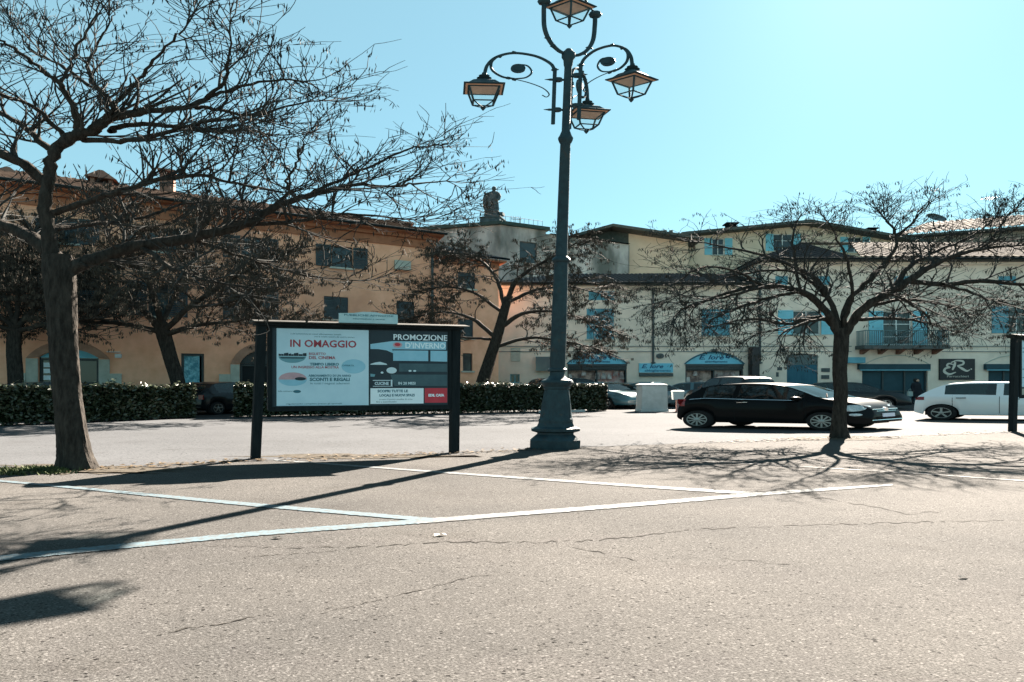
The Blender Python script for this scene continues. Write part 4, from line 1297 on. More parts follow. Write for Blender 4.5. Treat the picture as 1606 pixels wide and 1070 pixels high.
        pg([(0, .45), (.06, .43), (.12, .42), (.20, .445), (.21, .46), (0, .46)], 'ink_pale', 'picture'); pg([(0, .58), (.06, .59), (.05, .62), (0, .62)], 'poster_teal', 'picture')
        t_ = MB(f)
        for (a, c_, ru, rv) in ((.265, .535, .065, .042), (.145, .565, .018, .014), (.5, .54, .02, .012), (.56, .54, .02, .012)):
            t_.poly([(p[0], -.0291, p[1]) for p in ellipse(U2(a), V(c_), ru * (x1b - x0b), rv * (zt - zb), 18)])
        t_.build('picture', 'ink_pale', pq, recalc=False)
        def t2(nm, body, sz, u, v, mt, bold=0, ws=1.0, y=-.0297):
            t_ = MB(f); add_text(t_, body, sz, (U2(u), V(v)), y, wscale=ws, bold=bold, extrude=.0008); t_.build(nm, mt, pq, recalc=False)
        t2('headline', 'PROMOZIONE', .165, .635, .088, 'poster_white', .0025, .60); t2('headline', "D'INVERNO", .165, .70, .198, 'poster_white', .0025, .56)
        pg([((p[0]), (p[1])) for p in ellipse(.34, .19, .06, .038, 20)], 'poster_pink', 'roundel', -.0293); pg([((p[0]), (p[1])) for p in ellipse(.34, .185, .038, .022, 20)], 'poster_red', 'roundel', -.0297)
        pg([(.03, .665), (.25, .665), (.25, .675), (.03, .675)], 'ink_pale', 'rule'); pg([(.03, .745), (.28, .745), (.28, .752), (.03, .752)], 'ink_pale', 'rule'); pg([(.255, .66), (.275, .66), (.275, .744), (.255, .744)], 'ink_pale', 'rule')
        t2('print', 'CUCINE', .085, .14, .713, 'ink_pale', .003, .52); t2('print', 'IN 20 MESI', .075, .46, .71, 'ink_pale', .002, .60)
        pg([(0, .775), (.675, .775), (.675, .985), (0, .985)], 'poster_white', 'panel_print'); pg([(.69, .775), (.985, .775), (.985, .975), (.69, .975)], 'poster_red', 'panel_print')
        t2('print', 'SCOPRI TUTTE LE', .072, .28, .815, 'ink_teal', .003, .62, -.0302); t2('print', 'LOCALI E NUOVI SPAZI', .068, .335, .872, 'ink_teal', .003, .58, -.0302)
        t2('small_print', 'presso il punto vendita di zona', .04, .32, .925, 'ink_teal', 0, .78, -.0302); t2('small_print', 'fino a esaurimento', .045, .2, .958, 'ink_teal', 0, .7, -.0302)
        t2('print', 'EDIL CASA', .072, .84, .875, 'poster_white', .004, .55, -.0302)
    else:
        m = MB(f); m.box(.12, W_ - .12, -.028, -.0215, 1.25, 2.56); po = m.build('poster', 'poster_blue', b)
        t_ = MB(f)
        for z in (2.33, 2.22, 1.74, 1.5): t_.box(.14, W_ - .2, -.031, -.0285, z, z + .022)
        t_.build('rule', 'ink_teal', po)
        t_ = MB(f); add_text(t_, 'COMUNE', .16, (1.1, 2.44), -.031); add_text(t_, 'AVVISI', .2, (1.1, 2.0), -.031); t_.build('print', 'ink_teal', po, recalc=False)
        m = MB(f); m.box(.12, W_ - .12, -.027, -.0215, 1.03, 1.2); m.build('strip', 'stone_trim', b)
    return b
mat('acrylic_plate', (0.30, 0.48, 0.52), (0.38, 0.56, 0.60), 5, 0.3, 0.5)
board(G(410, 719.5), R(24), 'dark wooden notice board with a blue IN OMAGGIO poster beside a dark promotion poster', 1)
board(G(1592, 677), R(24), 'dark framed notice board cut off by the right edge in front of the white car', 2, 1.09)

# ------------------------------------------------------------------ cars
def interp(tbl, x):
    if x <= tbl[0][0]: return tbl[0][1]
    for (a, va), (b, vb) in zip(tbl, tbl[1:]):
        if x <= b:
            t = (x - a) / (b - a); t = t * t * (3 - 2 * t) if False else t
            return va + (vb - va) * t
    return tbl[-1][1]
def smooth_tbl(tbl, n=6):
    c = crom([(a, b, 0) for a, b in tbl], n); return [(p.x, p.y) for p in c]

def car(label, loc, fv, lv, body, p, group, name='parked_car', spokes=5, detail=True):
    """p: L, W, H, top profile, belt, axles, wheel radius, glass spans"""
    def f(q): return (loc[0] + fv[0] * q[0] + lv[0] * q[1], loc[1] + fv[1] * q[0] + lv[1] * q[1], loc[2] + q[2])
    c = thing(name, label, 'car', loc, group)
    L_, W_, r = p['L'], p['W'], p['r']
    top = smooth_tbl(p['top']); belt = p['belt']; hw = W_ / 2; Ra = r * 1.17
    xs = set(L_ * k / 60 for k in range(61))
    for e in (.006, .02, .045, .08): xs |= {e * 1.0, L_ - e}
    for ax in p['axles']:
        xs |= {ax + Ra * math.cos(math.pi * k / 12) for k in range(13)}
    for a, b in p['side'] + [p['wind'], p['rear']]: xs |= {a, b}
    xs = sorted(xs); xs = [xs[0]] + [b for a, b in zip(xs, xs[1:]) if b - a > .004]
    def plan(x):
        e0 = max(0, 1 - x / .42); e1 = max(0, 1 - (L_ - x) / .62)
        return 1 - .16 * e0 ** 2.2 - .24 * e1 ** 2.3
    def ring(x):
        w_ = hw * plan(x); zt = interp(top, x)
        zs = p['sill'] + .10 * max(0, 1 - x / .25) ** 1.5 + .03 * max(0, 1 - (L_ - x) / .25) ** 1.5
        zb = zs
        for ax in p['axles']:
            if abs(x - ax) <= Ra: zb = max(zb, r + math.sqrt(max(0, Ra * Ra - (x - ax) ** 2)))
        zl = min(interp(belt, x), zt - .035); zl = max(zl, zb + .02)
        h = zl - zb; hc = max(.02, zt - zl)
        wb = w_ * .945; wr = wb - .36 * hc - .02
        half = [(w_ * .955, zb), (w_ * .995, zb + .30 * h), (w_, zb + .58 * h), (w_ * .985, zb + .86 * h), (wb, zl),
                (wb + (wr - wb) * .08, zl + .06 * hc), (wb + (wr - wb) * .90, zl + .86 * hc), (wr, zl + .94 * hc), (wr * .78, zt - .018), (wr * .4, zt - .003), (0, zt)]
        return [(x, -y, z) for y, z in half] + [(x, y, z) for y, z in reversed(half[:-1])], hc
    rings = [ring(x) for x in xs]
    bod = MB(f); wsh = MB(f); rw = MB(f); sw = [[MB(f) for _ in p['side']] for _ in (0, 1)]
    idx = [[bod.V(q) for q in rg[0]] for rg in rings]
    n = 21
    def put(mb, quad):
        mb.quad(*quad)
    for i in range(len(xs) - 1):
        xm = (xs[i] + xs[i + 1]) / 2; hc = min(rings[i][1], rings[i + 1][1])
        for k in range(n - 1):
            kk = k if k < 10 else 19 - k
            done = False
            if kk >= 7 and p['wind'][0] < xm < p['wind'][1] and hc > .02:
                mb = wsh; done = True
            elif kk >= 8 and p['rear'][0] < xm < p['rear'][1]:
                mb = rw; done = True
            elif kk == 5:
                for j, (a, b) in enumerate(p['side']):
                    if a < xm < b and hc > .17:
                        mb = sw[0 if k < 10 else 1][j]; done = True
            if done:
                A = rings[i][0]; B = rings[i + 1][0]
                mb.quad(A[k], B[k], B[k + 1], A[k + 1])
            else:
                bod.f.append((idx[i][k], idx[i + 1][k], idx[i + 1][k + 1], idx[i][k + 1]))
    bod.f.append(tuple(reversed(idx[0]))); bod.f.append(tuple(idx[-1]))
    bo = bod.build('body', body, c, smooth=38)
    if wsh.f: wsh.build('windshield', 'car_glass', c, smooth=60, recalc=False)
    if rw.f: rw.build('rear_window', 'car_glass', c, smooth=60, recalc=False)
    for sd in sw:
        for mb in sd:
            if mb.f: mb.build('side_window', 'car_glass', c, smooth=60, recalc=False)
    u = MB(f); u.box(.2, L_ - .22, -hw * .70, hw * .70, p['sill'] - .03, interp(belt, L_ / 2) - .22)
    u.box(p['axles'][0] - .9 * r, p['axles'][1] + .9 * r, -hw * .80, hw * .80, p['sill'] + .36, interp(belt, L_ / 2) - .23)
    u.build('underbody', 'underbody', c)
    # seats show through the glass
    zs_ = interp(belt, L_ / 2); u = MB(f)
    for x in (L_ * .40, L_ * .60):
        for y in (-.36, .36):
            u.hexa([(x - .1, y - .22, zs_ - .25), (x + .05, y - .22, zs_ - .25), (x + .05, y + .22, zs_ - .25), (x - .1, y + .22, zs_ - .25), (x - .2, y - .17, zs_ + .22), (x - .1, y - .17, zs_ + .22), (x - .1, y + .17, zs_ + .22), (x - .2, y + .17, zs_ + .22)])
    u.build('seats', 'underbody', c)
    yw = hw - .02
    for ax in p['axles']:
        for sd in (-1, 1):
            tw = MB(f); prof = [(r * .66, 0), (r * .95, 0), (r, .03), (r, .16), (r * .95, .19), (r * .6, .19)]
            rings_ = [[(ax + q[0] * math.cos(2 * math.pi * k / 28), sd * (yw - q[1]), r + q[0] * math.sin(2 * math.pi * k / 28)) for k in range(28)] for q in prof]
            tw.ring_loft(rings_, True, True); wh = tw.build('wheel', 'tyre', c, smooth=40)
            rm = MB(f); rr = r * .68
            def circ(q, y): return [(ax + q * math.cos(2 * math.pi * k / 24), sd * (yw + y), r + q * math.sin(2 * math.pi * k / 24)) for k in range(24)]
            rm.ring_loft([circ(rr, -.01), circ(rr, .012), circ(rr * .93, .012), circ(rr * .90, -.03)], True, False)
            rm.ring_loft([circ(.055, -.02), circ(.055, .008), circ(.03, .012)], True, True)
            for k in range(spokes):
                a = 2 * math.pi * k / spokes + .3; ca, sa = math.cos(a), math.sin(a); wi = .035 if spokes > 8 else .05
                def sp(q, t, y): return (ax + ca * q - sa * t, sd * (yw + y), r + sa * q + ca * t)
                wi *= .62
                rm.hexa([sp(.04, -wi * .7, -.03), sp(.04, wi * .7, -.03), sp(rr * .93, wi, -.035), sp(rr * .93, -wi, -.035), sp(.04, -wi * .7, .004), sp(.04, wi * .7, .004), sp(rr * .93, wi * .8, .004), sp(rr * .93, -wi * .8, .004)])
            if spokes > 8: pass
            rm.build('rim', 'alloy', wh, smooth=30)
            hb = MB(f); hb.ring_loft([circ(rr * .9, -.06), circ(rr * .9, -.055)], True, True); hb.build('brake', 'underbody', wh)
    if not detail:
        for sd in (-1, 1):
            t_ = MB(f); t_.box(-.005 + .02, .06, sd * hw * .80 - .07, sd * hw * .80 + .07, .72, .92); t_.build('tail_light', 'tail_red', c)
        return c
    # lamps, plate, trim
    def skin_y(x, z):
        """half width of the shell at x, z"""
        rg = ring(x)[0][:11]
        for a, b in zip(rg, rg[1:]):
            if min(a[2], b[2]) <= z <= max(a[2], b[2]) and abs(a[2] - b[2]) > 1e-6:
                t = (z - a[2]) / (b[2] - a[2]); return -(a[1] + (b[1] - a[1]) * t)
        return hw * plan(x)
    def patch(mb, x0, x1, z0, z1, sd, off=.012, nx=8, nz=5, round_=True):
        """a rounded patch lying on the side shell"""
        pts = []
        for j in range(nz + 1):
            row = []
            for i in range(nx + 1):
                a = -1 + 2 * i / nx; b = -1 + 2 * j / nz
                if round_:
                    a2 = a * math.sqrt(1 - b * b / 2); b2 = b * math.sqrt(1 - a * a / 2)
                else: a2, b2 = a, b
                x = (x0 + x1) / 2 + a2 * (x1 - x0) / 2; z = (z0 + z1) / 2 + b2 * (z1 - z0) / 2
                bul = off * (1.0 - .6 * max(abs(a), abs(b)) ** 3)
                row.append((x, sd * (skin_y(x, z) + bul), z))
            pts.append(row)
        for j in range(nz):
            for i in range(nx):
                mb.quad(pts[j][i], pts[j][i + 1], pts[j + 1][i + 1], pts[j + 1][i])
    for sd in (-1, 1):
        h_ = MB(f); patch(h_, L_ - p.get('hl', (.50, .13))[0], L_ - p.get('hl', (.5, .13))[1], .60, .80, sd, .03); h_.build('headlight', 'headlight', c, smooth=60, recalc=False)
        h_ = MB(f); patch(h_, L_ - .34, L_ - .14, .46, .54, sd, .016); h_.build('fog_light', 'headlight', c, smooth=60, recalc=False)
        t_ = MB(f); patch(t_, .035, .22, *p.get('tl', (.70, .92)), sd, .016, round_=False); t_.build('tail_light', 'tail_red', c, smooth=60, recalc=False)
        for hx in p['handles']:
            d_ = MB(f); z = interp(belt, hx) - .10; d_.tube([(hx - .09, sd * (hw * .985 + .0), z), (hx - .07, sd * (hw + .022), z), (hx + .07, sd * (hw + .022), z), (hx + .09, sd * (hw * .985), z)], .013, 6); d_.build('door_handle', 'chrome' if p.get('ch') else 'underbody', c, smooth=50)
        mx_ = p['side'][-1][1] - .08; mz = interp(belt, mx_) + .06
        d_ = MB(f)
        rgs = []
        for t, q in ((-.10, .02), (-.07, .07), (0, .09), (.06, .07), (.11, .02)):
            rgs.append([(mx_ + t, sd * (hw * .97 + .09 + q * 1.0 * math.cos(a * math.pi / 5)), mz + q * .75 * math.sin(a * math.pi / 5)) for a in range(10)])
        d_.ring_loft(rgs); d_.tube([(mx_, sd * (hw * .9), mz - .04), (mx_, sd * (hw * .97 + .05), mz)], .03, 6); d_.build('mirror', body, c, smooth=50)
        for x0 in p['seams']:
            s_ = MB(f)
            zz = [p['sill'] + .06 + k * (interp(belt, x0) - p['sill'] - .08) / 8 for k in range(9)]
            for a, b in zip(zz, zz[1:]):
                s_.quad((x0 - .006, sd * (skin_y(x0, a) + .003), a), (x0 + .006, sd * (skin_y(x0, a) + .003), a), (x0 + .006, sd * (skin_y(x0, b) + .003), b), (x0 - .006, sd * (skin_y(x0, b) + .003), b))
            s_.build('door_seam', 'underbody', c, recalc=False)
        if p.get('ch'):
            s_ = MB(f); xx = [p['side'][0][0] - .25 + k * (p['side'][-1][1] - p['side'][0][0] + .1) / 20 for k in range(21)]
            s_.tube([(x, sd * (skin_y(x, interp(belt, x) - .01) + .004), interp(belt, x) - .005) for x in xx], .009, 5); s_.build('chrome_strip', 'chrome', c)
    # nose
    def nose_x(y, z):
        # walk back from the nose until the shell contains the point
        x = L_
        while x > L_ - .7:
            if interp(top, x) > z and abs(y) < skin_y(x, min(z, interp(top, x) - .04)): return x
            x -= .012
        return x
    def nose_bar(nm, y0, y1, z, rr_, mt, off=.01):
        b_ = MB(f); b_.tube([(nose_x(y0 + (y1 - y0) * k / 10, z) + off, y0 + (y1 - y0) * k / 10, z) for k in range(11)], rr_, 6); b_.build(nm, mt, c, smooth=60)
    if p.get('ch'):
        nose_bar('grille_bar', -.50, -.08, .66, .014, 'chrome'); nose_bar('grille_bar', .08, .50, .66, .014, 'chrome')
        nose_bar('grille_bar', -.38, -.07, .605, .011, 'chrome'); nose_bar('grille_bar', .07, .38, .605, .011, 'chrome')
        b_ = MB(f); x = nose_x(0, .64); b_.ring_loft([[(x + e, .085 * math.cos(k * .524), .64 + .075 * math.sin(k * .524)) for k in range(12)] for e in (-.02, .03)]); b_.build('badge', 'chrome', c, smooth=40)
        nose_bar('bumper_trim', -.62, .62, .33, .016, 'chrome')
    nose_bar('lower_grille', -.5, .5, .40, .045, 'underbody', -.02)
    b_ = MB(f); x = nose_x(0, .47) + .02; b_.hexa([(x, -.24, .42), (x, .24, .42), (x + .02, .24, .42), (x + .02, -.24, .42), (x - .01, -.24, .53), (x - .01, .24, .53), (x + .01, .24, .53), (x + .01, -.24, .53)]); pl = b_.build('number_plate', 'plate', c)
    # wiper arms
    wx0, wx1 = p['wind']; b_ = MB(f)
    for y in (-.45, .1):
        z0 = interp(top, wx1 - .03) + .015; z1 = interp(top, wx1 - .22) + .03
        b_.tube([(wx1 - .02, y, z0), (wx1 - .20, y + .35, z1 - .02)], .010, 5)
    b_.build('wiper', 'underbody', c)
    return c

SMALL = dict(L=3.57, W=1.63, H=1.49, r=.29, sill=.22, axles=(.46, 2.76),
    top=[(0, .50), (.02, .72), (.07, .90), (.14, .985), (.30, 1.17), (.48, 1.345), (.66, 1.425), (1.0, 1.475), (1.4, 1.49), (1.75, 1.465), (2.05, 1.39), (2.35, 1.23), (2.62, 1.06), (2.78, .99), (3.05, .93), (3.28, .85), (3.45, .74), (3.54, .60), (3.57, .46)],
    belt=[(0, .70), (.2, .93), (.6, .985), (1.4, .955), (2.4, .93), (3.0, .86), (3.57, .45)], side=[(.55, 1.10), (1.20, 2.42)], wind=(1.98, 2.72), rear=(.16, .58),
    handles=(1.32,), seams=(1.18, 2.48), ch=True, hl=(.46, .12), tl=(.72, .95))
HATCH = dict(L=3.95, W=1.68, H=1.53, r=.30, sill=.23, axles=(.56, 3.03),
    top=[(0, .55), (.02, .78), (.07, .93), (.15, 1.03), (.34, 1.22), (.58, 1.41), (.80, 1.485), (1.2, 1.525), (1.9, 1.525), (2.3, 1.46), (2.6, 1.30), (3.0, 1.06), (3.15, 1.0), (3.5, .93), (3.75, .82), (3.92, .62), (3.95, .5)],
    belt=[(0, .85), (.3, 1.0), (1.2, .985), (2.6, .94), (3.2, .88), (3.95, .5)], side=[(.62, 1.62), (1.76, 2.82)], wind=(2.22, 3.02), rear=(.18, .60),
    handles=(.95, 1.98), seams=(1.69, 2.86, .78), hl=(.55, .14), tl=(.80, .93))
SUV = dict(L=4.2, W=1.75, H=1.78, r=.34, sill=.30, axles=(.75, 3.35),
    top=[(0, .60), (.02, .90), (.06, 1.15), (.12, 1.25), (.25, 1.55), (.40, 1.72), (.7, 1.77), (1.6, 1.79), (2.3, 1.75), (2.6, 1.62), (3.0, 1.28), (3.15, 1.18), (3.7, 1.10), (4.0, .98), (4.17, .75), (4.2, .6)],
    belt=[(0, .95), (.3, 1.12), (1.2, 1.10), (2.8, 1.06), (3.3, 1.0), (4.2, .6)], side=[(.50, 1.7), (1.85, 2.8)], wind=(2.4, 3.05), rear=(.12, .38),
    handles=(1.0, 2.05), seams=(1.78, 2.9), hl=(.55, .14), tl=(.9, 1.2))

def at_wheel(px, py, fv, lv, p, side=-1):
    """car origin so that the wheel nearest the camera stands at this pixel"""
    g = G(px, py); x, y = p['axles'][0], side * (p['W'] / 2 - .1)
    return Vector((g.x - fv[0] * x - lv[0] * y, g.y - fv[1] * x - lv[1] * y, 0.004))
fv, lv = (1.56, -.35), (1.32, .80)
car('small glossy black hatchback with chrome trim parked nose right behind the right hand tree', at_wheel(1097, 672, fv, lv, SMALL), fv, lv, 'car_black', SMALL, 'cars parked on the square', spokes=10)
fv, lv = (1.74, -.32), (1.0, .85)
car('white five door hatchback parked at the far right under the black monogram sign', at_wheel(1477, 659.5, fv, lv, HATCH), fv, lv, 'car_white', HATCH, 'cars parked on the square')
def far_car(label, px, d, fv, lv, body, p):
    """centre of the car at column px, depth d"""
    x = (px - CX) / F * d; cx_, cy_ = p['L'] / 2, 0
    return car(label, Vector((x - fv[0] * cx_, d - fv[1] * cx_, .005)), fv, lv, body, p, 'cars parked on the square', detail=False)
far_car('dark tall car with a bright roof edge half hidden behind the black hatchback', 1142, 25.5, (-.40, .95), (-1.15, -.3), 'car_dark', SUV)
far_car('silvery teal car mostly hidden behind the grey stone plinth', 1022, 33.0, (1.35, .2), (-.4, 1.0), 'car_silver', HATCH)
far_car('dark teal car between the stone plinth and the white bin', 1078, 34.5, (-1.3, .5), (-.5, -1.0), 'car_teal', HATCH)
far_car('teal car just past the end of the long hedge left of the stone plinth', 952, 31.5, (.9, -.85), (1.5, .6), 'car_teal', HATCH)
far_car('dark car behind the right hand tree in front of the dark shop', 1335, 30.5, (1.5, -.2), (.4, 1.0), 'car_dark', HATCH)
far_car('black car seen end on in the gap between the two hedges', 352, 26.0, (.6, .85), (-1.7, .4), 'car_dark', HATCH)
far_car('dark car behind the left hedge in front of the arched shop', 118, 23.2, (1.55, .5), (-.5, 1.0), 'car_navy', HATCH)
far_car('dark car with glinting roof behind the hedge right of the lamp base', 905, 33.5, (1.5, .3), (-.4, 1.0), 'car_dark', SUV)

# ------------------------------------------------------------------ hedges
def hedge(label, A, B, depth, h, n, seed, brown_end=False):
    A, B = Vector((A.x, A.y, 0)), Vector((B.x, B.y, 0))
    u = (B - A); L_ = u.length; u /= L_; v = Vector((-u.y, u.x, 0))
    if v.y < 0: v = -v
    hd = thing('hedge', label, 'hedge', A, 'clipped hedges along the street')
    q = random.Random(seed)
    w = lambda p: tuple(A + u * p[0] + v * p[1] + Vector((0, 0, p[2])))
    m = MB(w); nx = int(L_ / .5)
    rings = []
    for i in range(nx + 1):
        x = .06 + (L_ - .12) * i / nx
        a = [q.uniform(-.06, .06) for _ in range(6)]
        rings.append([(x, .12 + a[0], .12), (x, .10 + a[1], h * .6), (x, .16 + a[2], h - .12 + a[3]), (x, depth - .14, h - .12 + a[4]), (x, depth - .1, h * .6), (x, depth - .12, .12)])
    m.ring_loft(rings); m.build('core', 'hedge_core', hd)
    m = MB(w)
    for i in range(int(L_ / .55)):
        x = .2 + i * .55 + q.uniform(-.15, .15); y = depth * q.uniform(.35, .65); m.tube([(x, y, 0), (x + q.uniform(-.05, .05), y, .25)], .02, 5)
    m.build('stems', 'bark_thin', hd)
    m = MB(w); mb = MB(w)
    for _ in range(n):
        k = q.random()
        bump_x = lambda x: .05 * math.sin(x * 2.1 + seed) + .04 * math.sin(x * 5.3) + .03 * math.sin(x * 11.7 + 2)
        if k < .46: x, y, z = q.uniform(0, L_), q.uniform(-.03, .10), q.uniform(.05, h)
        elif k < .84:
            x, y = q.uniform(0, L_), q.uniform(0, depth); z = h - .08 + q.uniform(-.05, .07) + bump_x(x)
            if q.random() < .12: z += q.uniform(.02, .10)
            if q.random() < .02: z += q.uniform(.08, .2)
        elif k < .92: x, y, z = L_ + q.uniform(-.1, .04), q.uniform(0, depth), q.uniform(.05, h)
        else: x, y, z = q.uniform(-.04, .1), q.uniform(0, depth), q.uniform(.05, h)
        flat = .46 <= k < .84
        # rounded shoulders
        sz = q.uniform(.035, .07)
        a = Vector((q.gauss(0, 1), q.gauss(0, 1), q.gauss(0, .35 if flat else .6))).normalized()
        b = a.cross(Vector((q.gauss(0, .45), q.gauss(-.2, .45), 1)) if flat else Vector((q.gauss(0, 1), q.gauss(0, 1), q.gauss(0, 1)))).normalized()
        c_ = Vector((x, y, z)); la, lb = a * sz * 1.5, b * sz * .7
        (mb if brown_end and x > L_ - .25 and k > .84 else m).quad(c_ - la, c_ + lb * 1.0, c_ + la, c_ - lb)
    m.build('foliage', 'hedge_leaf', hd, recalc=False, kind='stuff')
    if mb.f: mb.build('dry_foliage', 'pod', hd, recalc=False, kind='stuff')
    return hd
hedge('clipped hedge at far left behind the large leaning tree trunk', G(-330, 683), G(306, 656), 1.0, 1.38, 15000, 5)
hedge('long clipped hedge running behind the notice board and lamp base', G(368, 655.5), G(952, 645), 1.0, 1.40, 26000, 8, True)
# pale kerb stone at the hedge foot
m = MB(); a, b = G(845, 647.5), G(918, 646); m.hexa([(a.x, a.y, 0), (b.x, b.y, 0), (b.x, b.y + .2, 0), (a.x, a.y + .2, 0), (a.x, a.y, .10), (b.x, b.y, .10), (b.x, b.y + .2, .10), (a.x, a.y + .2, .10)])
o = m.build('kerb_stone', 'planter_stone', None, loc=tuple(a)); tag(o, 'pale kerb stone lying at the foot of the hedge right of the lamp', 'kerb stone')

# ------------------------------------------------------------------ stone plinth, bin, litter
g = G(1022, 645.5)
pl = thing('stone_plinth', 'grey stone plinth standing free on the square left of the black hatchback', 'plinth', g)
f = xform(g, R(6), S)
def sqr(r_, z): return [(-r_, -r_, z), (r_, -r_, z), (r_, r_, z), (-r_, r_, z)]
m = MB(f); m.ring_loft([sqr(.385, 0), sqr(.385, .10), sqr(.37, .13), sqr(.37, .15)]); m.build('base', 'planter_stone', pl)
m = MB(f); m.ring_loft([sqr(.366, .152), sqr(.352, 1.32)]); m.build('shaft', 'planter_stone', pl)
m = MB(f); m.ring_loft([sqr(.352, 1.322), sqr(.372, 1.345), sqr(.372, 1.40), sqr(.25, 1.44)]); m.build('cap', 'planter_stone', pl)
m = MB(f); m.hexa([(-.02, -.2, 1.442), (.27, -.2, 1.442), (.27, .1, 1.442), (-.02, .1, 1.442), (.04, -.12, 1.53), (.2, -.12, 1.53), (.2, .02, 1.53), (.04, .02, 1.53)]); m.build('cap_stone', 'bin_white', pl)
g = G(1063, 646)
bn = thing('litter_bin', 'small white bin on a faded red post between plinth and black hatchback', 'litter bin', g)
f = xform(g, 0, S)
m = MB(f); m.lathe([(.075, 0), (.075, .04), (.06, .06), (.055, .62)], 12); m.build('post', 'bin_red', bn, smooth=40)
m = MB(f); m.ring_loft([sqr(.14, .622), sqr(.155, 1.0), sqr(.165, 1.02), sqr(.165, 1.06), sqr(.10, 1.10)]); m.build('bin_body', 'bin_white', bn)
def scrap(px, py, w_, h_, label, material='paper_scrap', name='paper_scrap'):
    g = G(px, py); m = MB(xform(g, R(20), S))
    m.quad((-w_, -h_, .010), (w_ * .2, -h_ * .8, .03), (w_ * .3, h_, .014), (-w_ * .8, h_ * .7, .022)); m.quad((w_ * .2, -h_ * .8, .03), (w_, -h_ * .2, .010), (w_ * .9, h_ * .8, .02), (w_ * .3, h_, .014))
    o = m.build(name, material, None, recalc=False, loc=tuple(g)); tag(o, label, 'litter')
scrap(690, 841, .036, .02, 'crumpled pale paper scrap on the asphalt below the bay line corner')
scrap(1510, 907, .026, .012, 'single dark dead leaf lying on the asphalt at lower right', 'bark_thin', 'dead_leaf')
scrap(436, 845, .03, .02, 'small dark leaf beside the pale bay line at left', 'bark_thin', 'dead_leaf')

# ------------------------------------------------------------------ statue on the grey block
sb = P(773, 352, 48.6); sb = Vector((sb.x, sb.y, ZG + .29))
st = thing('statue', 'weathered stone statue of a draped figure on a stepped pedestal above the rooftops', 'statue', sb)
f = xform(sb, R(-15), 1.3)
m = MB(f); m.ring_loft([sqr(.78, 0), sqr(.78, .12), sqr(.70, .16), sqr(.70, .62), sqr(.76, .68), sqr(.76, .76)]); m.build('pedestal', 'statue_stone', st)
m = MB(f); m.ring_loft([sqr(.50, .762), sqr(.46, 1.22), sqr(.52, 1.26), sqr(.52, 1.32)]); m.box(.50, .80, -.3, .3, .97, 1.22); m.build('pedestal_block', 'statue_stone', st)
m = MB(f); q = random.Random(3)
def fig(z, rx, ry, ox, oy, fold): return [((rx * (1 + fold * math.sin(7 * a * math.pi / 18 + z * 2) + fold * .6 * math.sin(11 * a * math.pi / 18 - z)) * math.cos(a * math.pi / 18) + ox), (ry * (1 + fold * math.sin(6 * a * math.pi / 18 + z)) * math.sin(a * math.pi / 18) + oy), 1.322 + z) for a in range(36)]
m.ring_loft([fig(0, .44, .36, -.05, 0, .10), fig(.3, .42, .34, -.06, 0, .13), fig(.8, .40, .32, -.04, 0, .15), fig(1.2, .40, .30, -.02, 0, .13), fig(1.5, .43, .30, -.02, 0, .08), fig(1.72, .45, .27, 0, 0, .05), fig(1.86, .36, .22, .03, 0, .02), fig(1.93, .15, .14, .07, 0, 0),
             fig(1.99, .12, .12, .08, -.01, 0), fig(2.05, .13, .15, .09, -.02, 0), fig(2.16, .155, .18, .09, -.03, .02), fig(2.28, .15, .17, .09, -.02, .02), fig(2.36, .09, .10, .09, -.01, 0), fig(2.39, .03, .03, .09, 0, 0)])
m.tube(crom([(.38, 0, 3.05), (.50, -.05, 2.7), (.46, -.22, 2.4), (.22, -.34, 2.42)], 4), [.13] * 5 + [.11] * 4 + [.09] * 4, 8)
m.tube(crom([(-.38, 0, 3.05), (-.52, -.02, 2.7), (-.54, -.12, 2.3), (-.50, -.25, 2.0)], 4), [.14] * 5 + [.12] * 4 + [.09] * 4, 8)
m.tube(crom([(-.40, -.1, 3.1), (-.56, -.1, 2.6), (-.58, -.05, 1.9), (-.52, 0, 1.4)], 4), [.12, .13, .14, .15, .15, .15, .14, .13, .12, .11, .1, .09, .06], 7)
m.build('figure', 'statue_stone', st, smooth=60)

# ------------------------------------------------------------------ person by the dark shop
def skin_mesh(verts, edges, radii, root, levels=1):
    me = bpy.data.meshes.new('figure'); me.from_pydata(verts, edges, [])
    ob = bpy.data.objects.new('figure', me); COL.objects.link(ob)
    md = ob.modifiers.new('skin', 'SKIN'); md.use_smooth_shade = True
    sd = ob.modifiers.new('sub', 'SUBSURF'); sd.levels = levels
    for i, r_ in enumerate(radii):
        me.skin_vertices[0].data[i].radius = r_ if hasattr(r_, '__len__') else (r_, r_)
        me.skin_vertices[0].data[i].use_root = (i == root)
    dg = bpy.context.evaluated_depsgraph_get(); dg.update()
    out = bpy.data.meshes.new_from_object(ob.evaluated_get(dg))
    vs = [v.co.copy() for v in out.vertices]; fs = [tuple(p_.vertices) for p_ in out.polygons]
    bpy.data.objects.remove(ob); bpy.data.meshes.remove(me); bpy.data.meshes.remove(out)
    return vs, fs
pb = P(1437, 600, 36.6); pb.z = 0.005
pr_ = thing('person', 'person in a dark coat carrying a pale bag by the doorway of the dark shop', 'person', pb)
J = [(0, 0, .95), (0, 0, 1.15), (0, .0, 1.38), (0, .0, 1.50), (0, -.02, 1.58), (0, -.03, 1.66), (0, -.02, 1.74),
     (.10, 0, .90), (.11, -.03, .50), (.12, .0, .08), (.12, -.14, .04), (-.10, 0, .90), (-.11, .05, .50), (-.12, .12, .08), (-.12, -.02, .04),
     (.19, 0, 1.42), (.25, .03, 1.15), (.24, -.10, .92), (-.19, 0, 1.42), (-.25, .03, 1.15), (-.25, -.06, .90), (.24, -.13, .84), (-.25, -.08, .82)]
